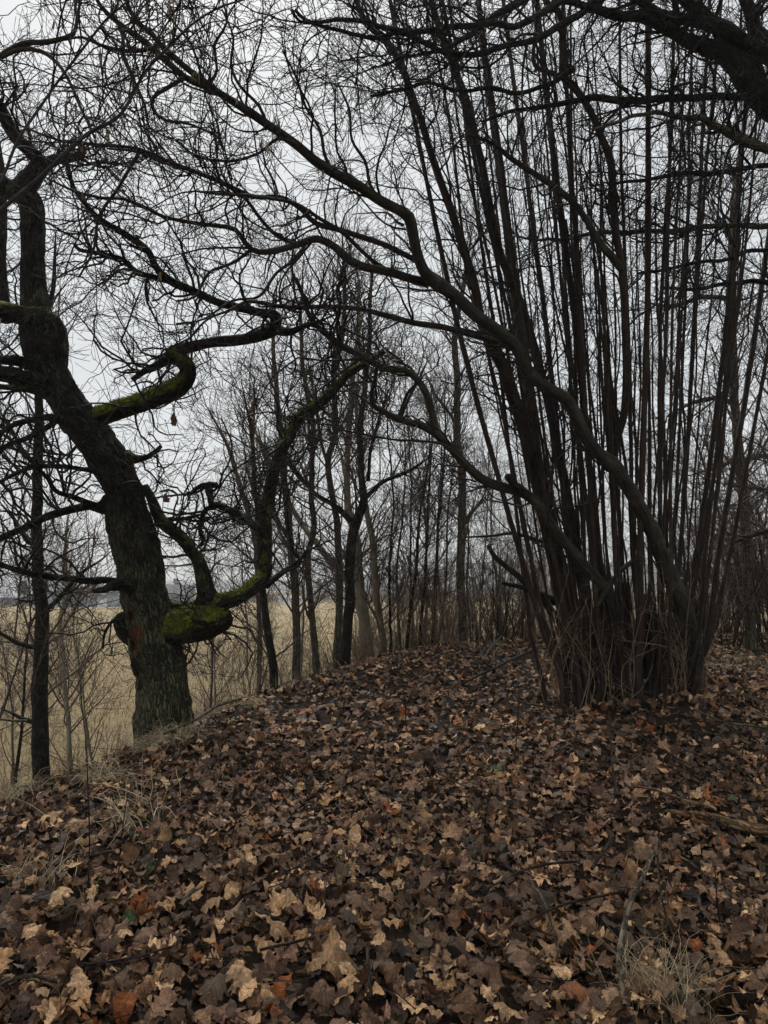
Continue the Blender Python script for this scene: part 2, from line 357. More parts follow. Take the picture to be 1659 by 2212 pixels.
def limb(mb, pr, sides=14, step=.06, wob=.0, lump=.06, groove=0.0, cap=True, moss=0.0, holes=(), mossdir=(0, 0, 1), flare=0, crust=None):
    """one thick limb with swellings and bark furrows; returns its centre line"""
    c = catmull(pr, step); P = c[:, :3].copy(); r = np.maximum(c[:, 3], .002)
    n = len(P); sd_ = R.uniform(0, 50)
    if wob:
        L_ = np.r_[0, np.cumsum(np.linalg.norm(np.diff(P, axis=0), axis=1))]
        fade = np.minimum(1, np.minimum(L_, L_[-1] - L_ + .1) / .3)
        for ax in range(3): P[:, ax] += wob * fade * (fbm(L_ * 3 + sd_, L_ * 0 + ax * 7, L_ * 0, 2) - .5) * 2
    T = norm(np.gradient(P, axis=0))
    u = norm(np.cross(T[0], [.3, .9, .1])); U = [u]
    for k in range(1, n): u = u - T[k] * u.dot(T[k]); u = u / np.linalg.norm(u); U.append(u)
    U = np.array(U); W = np.cross(T, U)
    Ls = np.r_[0, np.cumsum(np.linalg.norm(np.diff(P, axis=0), axis=1))]
    if cap:
        e = P[-1] + T[-1] * r[-1] * .25
        P = np.vstack([P, e]); r = np.r_[r, r[-1] * .05]; U = np.vstack([U, U[-1]]); W = np.vstack([W, W[-1]]); Ls = np.r_[Ls, Ls[-1] + r[-2] * .3]; n += 1
    if flare: r = r * (1 + flare * np.exp(-Ls / .35))
    a = np.arange(sides) * 2 * np.pi / sides; ca, sa = np.cos(a)[None], np.sin(a)[None]
    rr = np.repeat(r[:, None], sides, 1); rm = float(np.median(r))
    bx, by, bz = ca * rr, sa * rr, np.repeat(Ls[:, None], sides, 1)
    d = 1 + lump * 2 * (fbm(bx / rm * .9 + sd_, by / rm * .9, bz / rm * .35, 2) - .5) * 1.6
    g = 0
    if groove:
        g = fbm(bx * 30 + sd_, by * 30, bz * 5, 3); g = 1 - np.abs(g - .5) * 4
        d = d - groove * np.clip(g, 0, 1)
    V = P[:, None] + (rr * d)[..., None] * (ca[..., None] * U[:, None] + sa[..., None] * W[:, None])
    Nn = ca[..., None] * U[:, None] + sa[..., None] * W[:, None]
    V = V.reshape(-1, 3); Nf = Nn.reshape(-1, 3)
    ms = np.zeros(len(V)); wd = np.zeros(len(V))
    if moss:
        ms = np.clip(Nf @ norm(np.array(mossdir, float)) * .9 + .15, 0, 1) * moss
        V = V + Nf * (.012 * ms * fbm(V[:, 0] * 25, V[:, 1] * 25, V[:, 2] * 25, 2))[:, None]
    for (hx, hy, hr, dep, hd) in holes:
        c0, _ = at(hx, hy, hd); fr = norm(c0 - np.array([0, 0, CAMZ]))
        q = V - c0; lat = q - (q @ fr)[:, None] * fr; dd = np.linalg.norm(lat * np.array([1, 1, .6]), axis=1)
        m = (Nf @ fr < -.15)
        w = np.where(m, np.exp(-(dd / hr)**4), 0)
        V = V + fr[None] * (dep * w)[:, None]; wd = np.maximum(wd, np.where(m, np.exp(-(dd / (hr * 1.05))**4) * .9, 0))
    i = np.arange(n * sides).reshape(n, sides); j = np.roll(i, -1, 1)
    Q = np.stack([i[:-1], j[:-1], j[1:], i[1:]], -1).reshape(-1, 4)
    mb.add(V, Q, bark=np.stack([bx, by, bz], -1).reshape(-1, 3) + sd_, moss=ms, wood=wd, crust=np.zeros(len(V)) if crust is None else np.repeat(np.clip(1 - (Ls - crust[0]) / crust[1], 0, 1), sides))
    return np.column_stack([P, r]), V, Nf, ms
def resamp(c, K=24):
    L_ = np.r_[0, np.cumsum(np.linalg.norm(np.diff(c[:, :3], axis=0), axis=1))]
    t = np.linspace(0, L_[-1], K)
    return np.column_stack([np.interp(t, L_, c[:, k]) for k in range(4)])
def bud(ro):
    ro = ro.copy(); ro[:, -1] = ro[:, -1] * 1.7; return ro
def stackc(cs, K=24):
    a = np.array([resamp(c, K) for c in cs]); return a[..., :3], a[..., 3]
def grow(P, Rr, n, l0, l1, ang=(35, 70), M_=6, wander=.25, up=0.1, ratio=.55, rmax=.03, tip=.0018, tmin=.1, curve=.1, bylen=True, flat=None, clear=1.3):
    N, K, _ = P.shape
    seg = np.linalg.norm(P[:, -1] - P[:, 0], axis=1) + 1e-6
    pr = seg / seg.sum() if bylen else np.full(N, 1 / N)
    idx = R.choice(N, n, p=pr); t = R.uniform(tmin, 1, n) ** .85
    f = t * (K - 1); k = np.minimum(f.astype(int), K - 2); f = (f - k)[:, None]
    p0 = P[idx, k] * (1 - f) + P[idx, k + 1] * f
    T = norm(P[idx, k + 1] - P[idx, k]); r0 = Rr[idx, k] * (1 - f[:, 0]) + Rr[idx, k + 1] * f[:, 0]
    v = R.normal(size=(n, 3)); v = norm(v - T * (v * T).sum(1, keepdims=True))
    a = np.radians(R.uniform(*ang, n))[:, None]
    D = norm(np.cos(a) * T + np.sin(a) * v); D[:, 2] += up * .8; D = norm(D)
    Ln = R.uniform(l0, l1, n) * (1.15 - .5 * t); st = (Ln / (M_ - 1))[:, None]
    cv = R.normal(size=(n, 3)) * curve
    pts = [p0]; 
    for _ in range(M_ - 1):
        p0 = p0 + D * st; pts.append(p0)
        D = D + R.normal(size=(n, 3)) * wander + cv; D[:, 2] += up; D = norm(D)
    out = np.stack(pts, 1)
    rs = np.clip(r0 * ratio * R.uniform(.6, 1, n), tip * 1.2, rmax)
    tt = np.linspace(0, 1, M_)[None]
    ro = rs[:, None] * (1 - tt) ** .8 + tip * tt
    c = np.linalg.norm(out - np.array([0, 0, CAMZ]), axis=2).min(1) > clear
    return out[c], ro[c]
def tree_twigs(mb, cs, plan, clear=1.3, keep=None):
    """plan: list of dicts for grow(); each level sprouts from the one before (and a little from all before)"""
    P, r = stackc(cs); lev = [(P, r)]; allp = []
    for d in plan:
        d = dict(d); s = d.pop('sides', 3); src = lev[-1]
        a, b = grow(*src, clear=clear, **d)
        if keep is not None:
            m = keep(a); a, b = a[m], b[m]
        batch(mb, a, bud(b) if d.get('M_') in (3, 4) else b, s); lev.append((a, b)); allp.append((a, b))
        # thick limbs also bear fine shoots
    return allp

# ================================================================== GROUND
def sheet(name, xs, ys, zf, m, kind='structure'):
    X, Y = np.meshgrid(xs, ys); Z = zf(X, Y)
    V = np.stack([X, Y, Z], -1).reshape(-1, 3); h, w = X.shape
    i = np.arange(h * w).reshape(h, w)
    Q = np.stack([i[:-1, :-1], i[:-1, 1:], i[1:, 1:], i[1:, :-1]], -1).reshape(-1, 4)
    mb = MB(); mb.add(V, Q); o = mb.obj(name, m); o['kind'] = kind; return o
xs = np.r_[np.arange(-12, -5, .4), np.arange(-5, 6, .1), np.arange(6, 12, .3), np.arange(12, 45, 1.5)]
ys = np.r_[np.arange(-12, 0, .6), np.arange(0, 14.5, .1), np.arange(14.5, 24, .5)]
o = sheet('leaf_covered_bank', xs, ys, G, 'soil'); o['label'] = 'dark leaf-covered earth bank falling away to the field'
g = np.sinh(np.linspace(-5.6, 5.6, 150)); g = g / g.max() * 2600
def fz(X, Y): return FIELD_Z + .25 * (fbm(X * .03, Y * .03, X * 0, 2) - .5) * np.clip((np.hypot(X, Y) - 20) / 60, 0, 1)
o = sheet('field', g, g + 20, fz, 'field'); o['label'] = 'flat straw-coloured winter field below the bank'
# hills beyond
def hill(name, cx, cy, wx, h, dy, lab):
    xs = np.linspace(-1, 1, 90); ys = np.linspace(-1, 1, 24)
    X, Y = np.meshgrid(xs, ys)
    prof = np.clip(1 - X**2, 0, 1) ** .7 * np.clip(1 - Y**2, 0, 1) ** .5
    Z = FIELD_Z - 1 + (h * prof) * (.75 + .5 * fbm(X * 3 + cx, Y * 2, X * 0, 3)) + 5 * (prof > .01) * R.uniform(0, 1, X.shape) * np.minimum(1, prof * 4)
    V = np.stack([cx + X * wx, cy + Y * dy, Z], -1).reshape(-1, 3); hh, w = X.shape
    i = np.arange(hh * w).reshape(hh, w)
    Q = np.stack([i[:-1, :-1], i[:-1, 1:], i[1:, 1:], i[1:, :-1]], -1).reshape(-1, 4)
    mb = MB(); mb.add(V, Q); o = mb.obj(name, 'woods', smooth=False); tag(o, lab, kind='structure')
hill('hill', 230, 900, 330, 33, 160, 'low wooded hill fading in the mist behind the trees')
hill('hill', -450, 1300, 700, 15, 120, 'long low wooded rise on the misty horizon')

# ================================================================== LEAVES
PAL = {'pale tan': (.36, .26, .165), 'tan': (.25, .165, .095), 'pinkish brown': (.20, .13, .095), 'mid brown': (.115, .068, .04),
       'orange brown': (.21, .075, .022), 'dark brown': (.070, .034, .019), 'blackened': (.022, .014, .010), 'grey brown': (.085, .063, .045), 'silvery grey': (.20, .18, .15)}
PAL = {k: (v[0] * 1.2, v[1] * 1.02, v[2] * .84) if k not in ('dark brown', 'blackened', 'silvery grey') else v for k, v in PAL.items()}
for k_ in ('pale tan', 'tan'): PAL[k_] = tuple(v * 1.35 for v in PAL[k_])
PN = list(PAL); PW = np.array([.10, .13, .15, .23, .035, .21, .07, .03, .004]); PW /= PW.sum()
def leaf_mesh(kind, S=15, seed=0, C=None):
    r = np.random.default_rng(seed)
    if kind == 'maple':
        A = 34 if S > 10 else 18
        th = np.linspace(-np.pi, np.pi, A, endpoint=False)
        lob = np.zeros(A)
        for c, w, h in ((0, .40, 1.0), (1.0, .36, .88), (-1.0, .36, .88), (2.0, .32, .6), (-2.0, .32, .6)):
            lob = np.maximum(lob, h * np.exp(-((np.abs(th - c) / w) ** 1.4)))
        rr = .27 + .34 * lob + .06 * np.abs(np.sin(th * 9)) * (lob > .25) + .25 * np.exp(-(th / 1.7) ** 2) * .3
        rr = rr * r.uniform(.9, 1.08, A)
        rings = [0.02, .45, 1.0] if S > 10 else [.02, 1]
        V, uv = [], []
        for q in rings:
            V.append(np.stack([np.sin(th) * rr * q, np.cos(th) * rr * q + .1, th * 0], -1)); uv.append(np.stack([np.sin(th * 2.5) * q * .6, th * 0 + q * 3, th * 0], -1))
        V = np.concatenate(V); uv = np.concatenate(uv); n = len(rings)
        i = np.arange(n * A).reshape(n, A); j = np.roll(i, -1, 1)
        Q = np.stack([i[:-1], i[1:], j[1:], j[:-1]], -1).reshape(-1, 4)
    else:
        t = np.linspace(0, 1, S)
        if kind == 'oak':
            env = np.sin(np.pi * np.clip(t * .93 + .03, 0, 1) ** 1.35) ** .75 * .33
            nl = r.uniform(3.6, 4.6)
            p1, p2 = r.uniform(0, .8), r.uniform(0, 1.6); lb = lambda p: .5 + .72 * np.abs(np.sin(np.pi * nl * t + p)) ** .55
            wl = env * lb(p1); wr = env * lb(p2)
        else:
            env = np.sin(np.pi * t ** .85) ** .8 * .30
            wl = env * r.uniform(.95, 1.08, S); wr = env * r.uniform(.95, 1.08, S)
        wl = np.maximum(wl, .012); wr = np.maximum(wr, .012)
        cols = [-1, -.5, 0, .5, 1] if S > 10 and C is None else [-1, 0, 1]; C = len(cols)
        V = np.zeros((S, C, 3)); uv = np.zeros((S, C, 3))
        for k, c in enumerate(cols):
            w = wl if c < 0 else wr
            V[:, k, 0] = c * w; V[:, k, 1] = t - .5 + abs(c) * .07; uv[:, k, 0] = c; uv[:, k, 1] = t * 44
        i = np.arange(S * C).reshape(S, C)
        Q = np.stack([i[:-1, :-1], i[:-1, 1:], i[1:, 1:], i[1:, :-1]], -1).reshape(-1, 4)
        V = V.reshape(-1, 3); uv = uv.reshape(-1, 3)
    # curling
    x, y = V[:, 0].copy(), V[:, 1].copy()
    cu = r.uniform(-1.3, 1.9); cl = r.uniform(-.7, 1.1)
    z = cu * x * x * 1.6 + cl * y * y * .9 + .30 * (fbm(x * 4 + seed, y * 4, x * 0, 2) - .5) * (np.hypot(x, y) + .12) * 1.6
    z += .09 * np.sin(y * 15 + r.uniform(0, 6)) * np.abs(x) * 3 + .10 * (fbm(x * 9 + seed, y * 9, x * 0 + 5, 2) - .5)
    if r.random() < .5:
        k = r.uniform(1.8, 4.2) * r.choice([-1, 1]); x2 = np.sin(k * x) / k; z2 = (1 - np.cos(k * x)) / k; x = x2; z = z + z2
    if r.random() < .35:
        k = r.uniform(1.2, 2.8) * r.choice([-1, 1]); y2 = np.sin(k * y) / k; z = z + (1 - np.cos(k * y)) / k; y = y2
    V = np.stack([x, y, z], -1); V[:, 2] -= V[:, 2].mean()
    return V, Q, uv
KINDS = ['oak', 'maple', 'oval']; KW = [.70, .09, .21]
HI = {k: [leaf_mesh(k, 17, 10 * i + j) for i in range(12)] for j, k in enumerate(KINDS)}
MI = {k: [leaf_mesh(k, 12, 10 * i + j, 3) for i in range(12)] for j, k in enumerate(KINDS)}
LO = {k: [leaf_mesh(k, 7, 500 + 10 * i + j) for i in range(8)] for j, k in enumerate(KINDS)}
def rotmats(n, tilt, nrm=None):
    """random heading, tilt away from the ground's normal"""
    h = R.uniform(0, 2 * np.pi, n); a = R.normal(0, 1, n) * tilt; b = R.normal(0, 1, n) * tilt
    z = np.stack([np.sin(a), np.sin(b), np.ones(n)], -1)
    if nrm is not None: z = norm(norm(z) + (nrm - np.array([0, 0, 1.])))
    z = norm(z); flip = np.where(R.random(n) < .4, -1, 1)[:, None]
    x = np.stack([np.cos(h), np.sin(h), np.zeros(n)], -1); x = norm(x - z * (x * z).sum(1, keepdims=True)); z = z * flip; y = np.cross(z, x)
    return np.stack([x, y, z], -1)
def gnormal(x, y):
    e = .05; zx = (G(x + e, y) - G(x - e, y)) / (2 * e); zy = (G(x, y + e) - G(x, y - e)) / (2 * e)
    return norm(np.stack([-zx, -zy, np.ones_like(zx)], -1))
def leaves_stuff(name, xy, size, lib, tilt, zoff, label, shade=1.0):
    n = len(xy); mb = MB(); x, y = xy[:, 0], xy[:, 1]
    z = G(x, y) + zoff; rm_ = rotmats(n, tilt, gnormal(x, y)); kd = R.choice(3, n, p=KW); ci = R.choice(len(PN), n, p=PW)
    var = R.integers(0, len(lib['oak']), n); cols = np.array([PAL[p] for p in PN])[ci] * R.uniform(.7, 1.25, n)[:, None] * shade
    pos = np.stack([x, y, z], -1)
    for k in range(3):
        for v in range(len(lib['oak'])):
            m = np.nonzero((kd == k) & (var == v))[0]
            if not len(m): continue
            V, Q, uv = lib[KINDS[k]][v]; nv = len(V)
            sc = size[m] * (1.15 if k == 1 else 1 if k == 0 else .75)
            W = np.einsum('nij,vj->nvi', rm_[m], V) * sc[:, None, None] + pos[m][:, None]
            Qa = (Q[None] + (np.arange(len(m)) * nv)[:, None, None]).reshape(-1, 4)
            mb.add(W.reshape(-1, 3), Qa, col=np.repeat(cols[m], nv, 0), luv=np.tile(uv, (len(m), 1)))
    return tag(mb.obj(name, 'leaf'), label, kind='stuff')
def scatter(n, y0, y1, side=.66, pad=.8, smax=1.6, dens=None):
    out = np.zeros((0, 2))
    while len(out) < n:
        y = np.sqrt(R.uniform(y0**2, y1**2, n * 2)) if y0 > 0 else R.uniform(y0, y1, n * 2)
        x = R.uniform(-1, 1, n * 2) * (side * y + pad)
        s = crest_s(x, y); m = s < smax * (1 if dens is None else dens)
        out = np.vstack([out, np.stack([x, y], -1)[m]])
    return out[:n]
def thin_out(xy, f=.8):
    q = fbm(xy[:, 0] * 2.2, xy[:, 1] * 2.2, xy[:, 0] * 0 + 3, 3); return xy[R.random(len(xy)) < np.clip(1 - (q - .55) * 4 * f, .55, 1)]
xy = thin_out(scatter(1400, 1.2, 2.0)); leaves_stuff('leaf_litter', xy, R.uniform(.06, .125, len(xy)), LO, .36, R.uniform(-.01, .04, len(xy)), 'brown leaf litter at the feet of the viewer')
xy = thin_out(scatter(2700, 2.0, 3.3)); leaves_stuff('leaf_litter', xy, R.uniform(.055, .125, len(xy)), HI, .36, R.uniform(-.01, .04, len(xy)), 'thick wet litter of brown oak and maple leaves near the viewer')
xy = thin_out(scatter(5600, 3.3, 5.5)); leaves_stuff('leaf_litter', xy, R.uniform(.055, .12, len(xy)), MI, .38, R.uniform(-.01, .04, len(xy)), 'brown leaf litter in the middle of the bank before the hazel')
xy = thin_out(scatter(16500, 5.5, 13.6)); leaves_stuff('leaf_litter', xy, R.uniform(.06, .125, len(xy)), LO, .40, R.uniform(-.01, .05, len(xy)), 'brown leaf litter covering the top of the bank up to its crest')
PW0 = PW.copy(); PW = np.array([.02, .06, .09, .27, .02, .36, .12, .04, 0]); PW /= PW.sum()
xy = scatter(8200, 1.2, 6.5); leaves_stuff('leaf_litter', xy, R.uniform(.05, .12, len(xy)), LO, .45, R.uniform(-.02, .012, len(xy)), 'dark rotting under-layer of old leaves on the bank')
PW = PW0
xy = scatter(4200, 1.9, 5.2); leaves_stuff('leaf_crumbs', xy, R.uniform(.018, .045, len(xy)), LO, .6, R.uniform(.01, .06, len(xy)), 'torn crumbs of dead leaf strewn over the litter')
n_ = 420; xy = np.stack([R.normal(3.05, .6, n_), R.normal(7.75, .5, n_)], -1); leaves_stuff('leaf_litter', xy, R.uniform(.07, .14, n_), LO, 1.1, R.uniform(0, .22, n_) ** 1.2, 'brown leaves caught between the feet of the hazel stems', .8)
xy = scatter(2500, -1.5, 1.3, side=.2, pad=2.6); leaves_stuff('leaf_litter', xy, R.uniform(.08, .14, len(xy)), LO, .35, R.uniform(-.01, .04, len(xy)), 'brown leaf litter behind and beside the viewer')

# landmarks used in words, filled in by the sticks and tufts below
MARKS = []
def mark(px, py, word): MARKS.append((px, py, word))
# ------------------------------------------------------------------ sticks on the ground
def stick(txt, lab, m='stick', lift=.03, word=None, twigs=0, name='fallen_stick', cat='stick', lifts=None, grp='sticks lying on the leaf litter'):
    a = np.array([[float(c) for c in w.split(',')] for w in txt.split()]); p = []
    for k, (x, y, h) in enumerate(a):
        q, t = hit(x, y); lf = lift if lifts is None else lifts[k]
        q = q + np.array([0, 0, .055 + lf + h / F * t])
        p.append([*q, h / F * t])
    p = np.array(p); base = p[:, :3].mean(0); mb = MB()
    c, *_ = limb(mb, p, 8, .03, wob=.006, lump=.12)
    o = mb.obj(name, m, loc=base)
    if twigs:
        mt = MB(); P, r = stackc([c]); a_, b_ = grow(P, r, twigs, .08, .3, (30, 60), 5, .15, 0, .6, .01, .0012, clear=.5)
        for q_ in range(len(a_)):
            mt = MB(); batch(mt, a_[q_:q_ + 1], b_[q_:q_ + 1], 4); mt.obj('side_twig', m, parent=o)
    tag(o, lab, cat, grp); mark(*a[:, :2].mean(0), word or lab)
    return o
stick('1352,2230,5.5 1340,2114,6 1360,2029,5.5 1388,1975,5 1413,1934,5.5', 'pale bent stick with a stubby tip running towards the viewer', word='the pale bent stick', lifts=[.02, .03, .06, .09, .13])
stick('1040,1984,2 1110,1944,2.8 1180,1919,3 1255,1911,3', 'thin dark arched twig in front of the grey forked stick', 'stickdark', .05, 'the thin arched twig')
stick('1120,2064,2 1180,2029,2.6 1260,1999,3 1350,1981,3', 'thin brown twig reaching to the middle of the pale bent stick', 'stickdark', .05, 'the brown twig by the pale stick')
stick('1210,2130,2.5 1190,2044,3 1170,1989,3 1135,1939,2.5', 'grey knobbly stick crossing under two thin brown twigs', 'stick', .04, 'the grey knobbly stick')
stick('1280,1925,3.5 1300,1892,4 1325,1859,4.5', 'short black wet stick propped up among the leaves', 'stickdark', .04, 'the short black stick')
stick('1317,1565,3 1322,1664,2.6 1326,1710,3 1335,1754,3.2', 'dark straight branch end pointing from the hazel towards the viewer', 'stickdark', .04, 'the dark straight branch')
stick('1380,1619,1.6 1440,1659,2 1495,1689,1.6 1540,1705,1.3', 'red-brown thin whip lying right of the dark straight branch', 'stickdark', .05, 'the red-brown whip')
stick('1368,1742,2.2 1410,1748,2.4 1449,1762,2.6 1532,1790,2.6', 'orange peeled twig lying against the rotten log', 'barewood', .06, 'the orange peeled twig')
stick('353,1617,2.5 427,1582,3.2 466,1554,3 521,1535,2.6', 'long crooked grey branch lying on the grass beside the mossy oak', 'stick', .05, 'the crooked branch by the oak')
stick('1000,1499,2.5 1070,1464,3 1130,1434,3 1150,1425,2.5', 'black branch lying left of the hazel stems', 'stickdark', .05, 'the black branch left of the hazel')
stick('1062,1462,2.5 1071,1418,2.6 1124,1368,3 1147,1333,3', 'leaning brown branch propped against the hazel clump', 'stickdark', .04, 'the propped branch', lifts=[.02, .12, .55, .9])
stick('1145,1503,3.5 1180,1515,4 1211,1532,3', 'short pale stick lying in front of the hazel stems', 'stick', .03, 'the short pale stick by the hazel')
stick('1270,1500,2.5 1310,1520,3.4 1358,1558,3.6', 'slanting grey stick in front of the hazel clump', 'stick', .04, 'the slanting grey stick')
stick('165,2149,3 275,2134,3.2 370,2104,2.2', 'long brown stick near the lower left of the litter', 'stickdark', .04, 'the long brown stick')
stick('388,2019,5 410,1990,6 432,1974,4', 'stubby pale stick poking up between oak leaves', 'stick', .05, 'the stubby pale stick')
stick('195,2040,1.4 225,2139,1.8 262,2215,2', 'thin red-brown whip pointing to the viewer at lower left', 'stickdark', .05, 'the red-brown whip at lower left')
stick('793,2100,3.5 797,2160,4 803,2225,4', 'brown stick end entering below the middle of the picture', 'stickdark', .04, 'the brown stick end')
stick('0,2185,4 60,2165,4 120,2180,3', 'dark crooked stick in the lower left corner', 'stickdark', .03, 'the stick in the lower left corner')
stick('700,1885,1.5 640,1920,1.8 590,1945,1.5', 'slender dark twig on leaves below the middle of the bank', 'stickdark', .04, 'the slender dark twig')
stick('940,1700,1.3 1010,1735,1.7 1060,1748,1.3', 'slender black twig lying left of the upright brown leaf', 'stickdark', .04, 'the slender black twig')
stick('1080,1530,1.8 1150,1548,2 1240,1560,1.6', 'thin dark twig parallel to the foot of the hazel', 'stickdark', .05, 'the twig below the hazel')
stick('1500,1560,2 1570,1590,2.4 1659,1600,2', 'thin grey twig on the litter right of the hazel foot', 'stick', .05, 'the grey twig right of the hazel')
stick('1440,1880,1.5 1520,1940,2 1600,2010,2', 'thin olive whip crossing the lower right litter', 'stick', .06, 'the olive whip')
stick('560,2120,3 640,2100,3.4 700,2080,2.4', 'dark forked stick lying left of the brown stick end', 'stickdark', .05, 'the dark forked stick', twigs=3)
# the rotten log
a = 'rotten_log'
lp = [hit(x, y)[0] for x, y in ((1449, 1766), (1532, 1786), (1600, 1808), (1659, 1826), (1760, 1860))]
lr = [.018, .034, .042, .048, .05]
root = empty('rotten_log', lp[2], label='rotten half-peeled log with bare orange wood at the right edge', cat='log')
pr = np.array([[*(p + np.array([0, 0, r_ + .015])), r_] for p, r_ in zip(lp, lr)]); pr[:, :3] -= lp[2]
mb = MB(); limb(mb, pr, 16, .02, lump=.12, groove=.2); mb.obj('log_wood', 'barewood', root)
mb = MB(); q = pr[1:].copy(); q[:, 2] -= .018; q[:, 1] -= .004; q[:, 3] *= 1.0; limb(mb, q, 16, .02, lump=.15, groove=.3); mb.obj('bark_shell', 'deadwood', root)
mark(1570, 1800, 'the rotten log')
# thin upright stalks
def stalk(txt, lab, m='stick', cat='stalk', n=3):
    a = np.array([[float(c) for c in w.split(',')] for w in txt.split()]); b, t = hit(a[0, 0], a[0, 1]); p = []
    for x, y, h in a:
        q, k = at(x, y, b[1]); p.append([*q, h / F * k])
    p = np.array(p); p[0, 2] -= .03; mb = MB(); c, *_ = limb(mb, p - np.array([*b, 0]), 6, .03, wob=.006, lump=.05)
    o = mb.obj('dry_stalk', m); o.location = b
    if n:
        mt = MB(); P, r = stackc([c]); a_, b_ = grow(P, r, n, .06, .22, (25, 55), 5, .12, .08, .7, .01, .0009, clear=0)
        for q_ in range(len(a_)):
            mt = MB(); batch(mt, a_[q_:q_ + 1], b_[q_:q_ + 1], 4); mt.obj('side_twig', m, parent=o)
    tag(o, lab, cat, 'thin stalks standing in the leaf litter'); mark(a[0, 0], a[0, 1], lab)
stalk('1475,2060,2 1435,1959,2.4 1422,1879,2.2 1425,1804,1.4', 'olive bud-tipped shoot leaning left in the lower right litter', n=5)
stalk('1625,1699,1.6 1640,1650,1.6 1660,1560,1.2', 'pale yellow stalk leaning out at the right edge', n=1)
stalk('1497,1764,2 1485,1704,1.8 1475,1639,1.4', 'pale grey shoot standing behind the rotten log', n=2)
stalk('190,1930,1.6 193,1800,1.5 188,1650,1.2', 'dark thin stalk standing near the left edge of the bank', 'stickdark', n=3)
stalk('252,1960,1.4 262,1830,1.3 275,1720,1.1', 'dark thin stalk left of the long dry grass tuft', 'stickdark', n=2)
stalk('1110,1650,1.3 1118,1560,1.2 1122,1500,1', 'short dark shoot in front of the hazel clump', 'stickdark', n=2)
stalk('880,1590,1.3 872,1500,1.2 860,1440,1', 'thin dark shoot standing in the middle of the bank', 'stickdark', n=2)
stalk('1250,1620,1.2 1235,1510,1.2 1240,1380,1', 'pale thin shoot rising before the hazel stems', n=4)
stalk('330,1560,1.2 318,1480,1.2 330,1400,1', 'pale climbing shoot before the foot of the mossy oak', n=4)
stalk('1560,2020,1.4 1548,1940,1.3 1545,1880,1', 'thin reddish shoot in the lower right litter', 'stickdark', n=2)
stalk('470,1700,1.2 478,1640,1.1 470,1600,.9', 'short dark shoot near the crooked branch by the oak', 'stickdark', n=1)

# ------------------------------------------------------------------ dry grass tufts
def blades(mb, n, spread, l0, l1, org, lean=(0, 0), w=.0022, cols=((.42, .33, .19), (.3, .23, .12), (.5, .42, .27)), flop=1.0, K=6, gf=None):
    b = R.normal(0, 1, (n, 2)) * spread; h = R.uniform(0, 2 * np.pi, n); Ln = R.uniform(l0, l1, n)
    D = np.stack([np.cos(h) * .7 + lean[0], np.sin(h) * .7 + lean[1], R.uniform(.5, 1.6, n)], -1); D = norm(D)
    p = np.column_stack([b, np.zeros(n)]); 
    if gf is not None: p[:, 2] = gf(b[:, 0] + org[0], b[:, 1] + org[1]) - org[2] - .01
    pts = [p]
    for k in range(K - 1):
        p = p + D * (Ln / (K - 1))[:, None]
        if gf is not None: 
            g_ = gf(p[:, 0] + org[0], p[:, 1] + org[1]) - org[2] + .05; p[:, 2] = np.maximum(p[:, 2], g_)
        pts.append(p); D = D + R.normal(0, .16, (n, 3)); D[:, 2] -= .34 * flop; D = norm(D)
    P = np.stack(pts, 1); s = norm(np.cross(P[:, -1] - P[:, 0], R.normal(size=(n, 3))))
    tw = (w * np.linspace(1, .25, K))[None, :, None]
    V = np.stack([P - s[:, None] * tw, P + s[:, None] * tw], 2).reshape(-1, 3)
    i = np.arange(n * K * 2).reshape(n, K, 2)
    Q = np.stack([i[:, :-1, 0], i[:, :-1, 1], i[:, 1:, 1], i[:, 1:, 0]], -1).reshape(-1, 4)
    c = np.array(cols)[R.integers(0, len(cols), n)] * R.uniform(.7, 1.15, n)[:, None]
    mb.add(V, Q, col=np.repeat(c, K * 2, 0))
def tuft(px, py, lab, n=120, spread=.05, l0=.12, l1=.35, lean=(0, 0), flop=1.0, word=None, **k):
    b, t = hit(px, py)
    if n <= 30:
        e = empty('dry_grass_tuft', b, label=lab, cat='grass tuft', group='dry grass tufts on the bank'); mark(px, py, word or lab)
        for _ in range(n):
            mb = MB(); blades(mb, 1, spread, l0, l1, b, lean, flop=flop, gf=G, **k); mb.obj('grass_blade', 'blade', e)
        return
    mb = MB(); blades(mb, n, spread, l0, l1, b, lean, flop=flop, gf=G, **k)
    o = empty('dry_grass_tuft', b); tag(mb.obj('grass_blades', 'blade', o), kind='stuff')
    tag(o, lab, 'grass tuft', 'dry grass tufts on the bank'); mark(px, py, word or lab)
tuft(1440, 2175, 'pale bleached grass tuft in the lower right corner', 150, .09, .12, .30, (0, .2), .6, 'the bleached grass tuft', w=.0013)
tuft(360, 1600, 'matted yellow grass mound at the foot of the mossy oak', 520, .13, .12, .3, (-.2, -.3), 1.5, 'the grass mound by the oak')
tuft(420, 1570, 'matted dry grass right of the foot of the mossy oak', 260, .14, .1, .28, (0, -.3), 1.5, 'the matted grass by the oak')
tuft(222, 1690, 'drooping dry grass tuft on the left brow of the bank', 170, .05, .12, .3, (0, -.4), 1.5, 'the drooping grass tuft')
tuft(300, 1765, 'long arching dry grass tuft on the left of the bank', 42, .12, .25, .5, (-.3, -.3), .9, 'the long arching grass tuft', w=.0026)
tuft(285, 1800, 'straggly straw tuft just below the long arching grass', 32, .08, .2, .45, (-.5, -.2), 1.0, 'the straggly straw tuft', w=.0026)
tuft(20, 1735, 'dry grass hanging over the brow at the left edge', 200, .12, .1, .3, (-.2, 0), 1.2)
tuft(95, 1925, 'few dry grass blades near the left edge', 26, .05, .15, .35, (.1, 0), .7, 'the few dry blades', w=.0018)
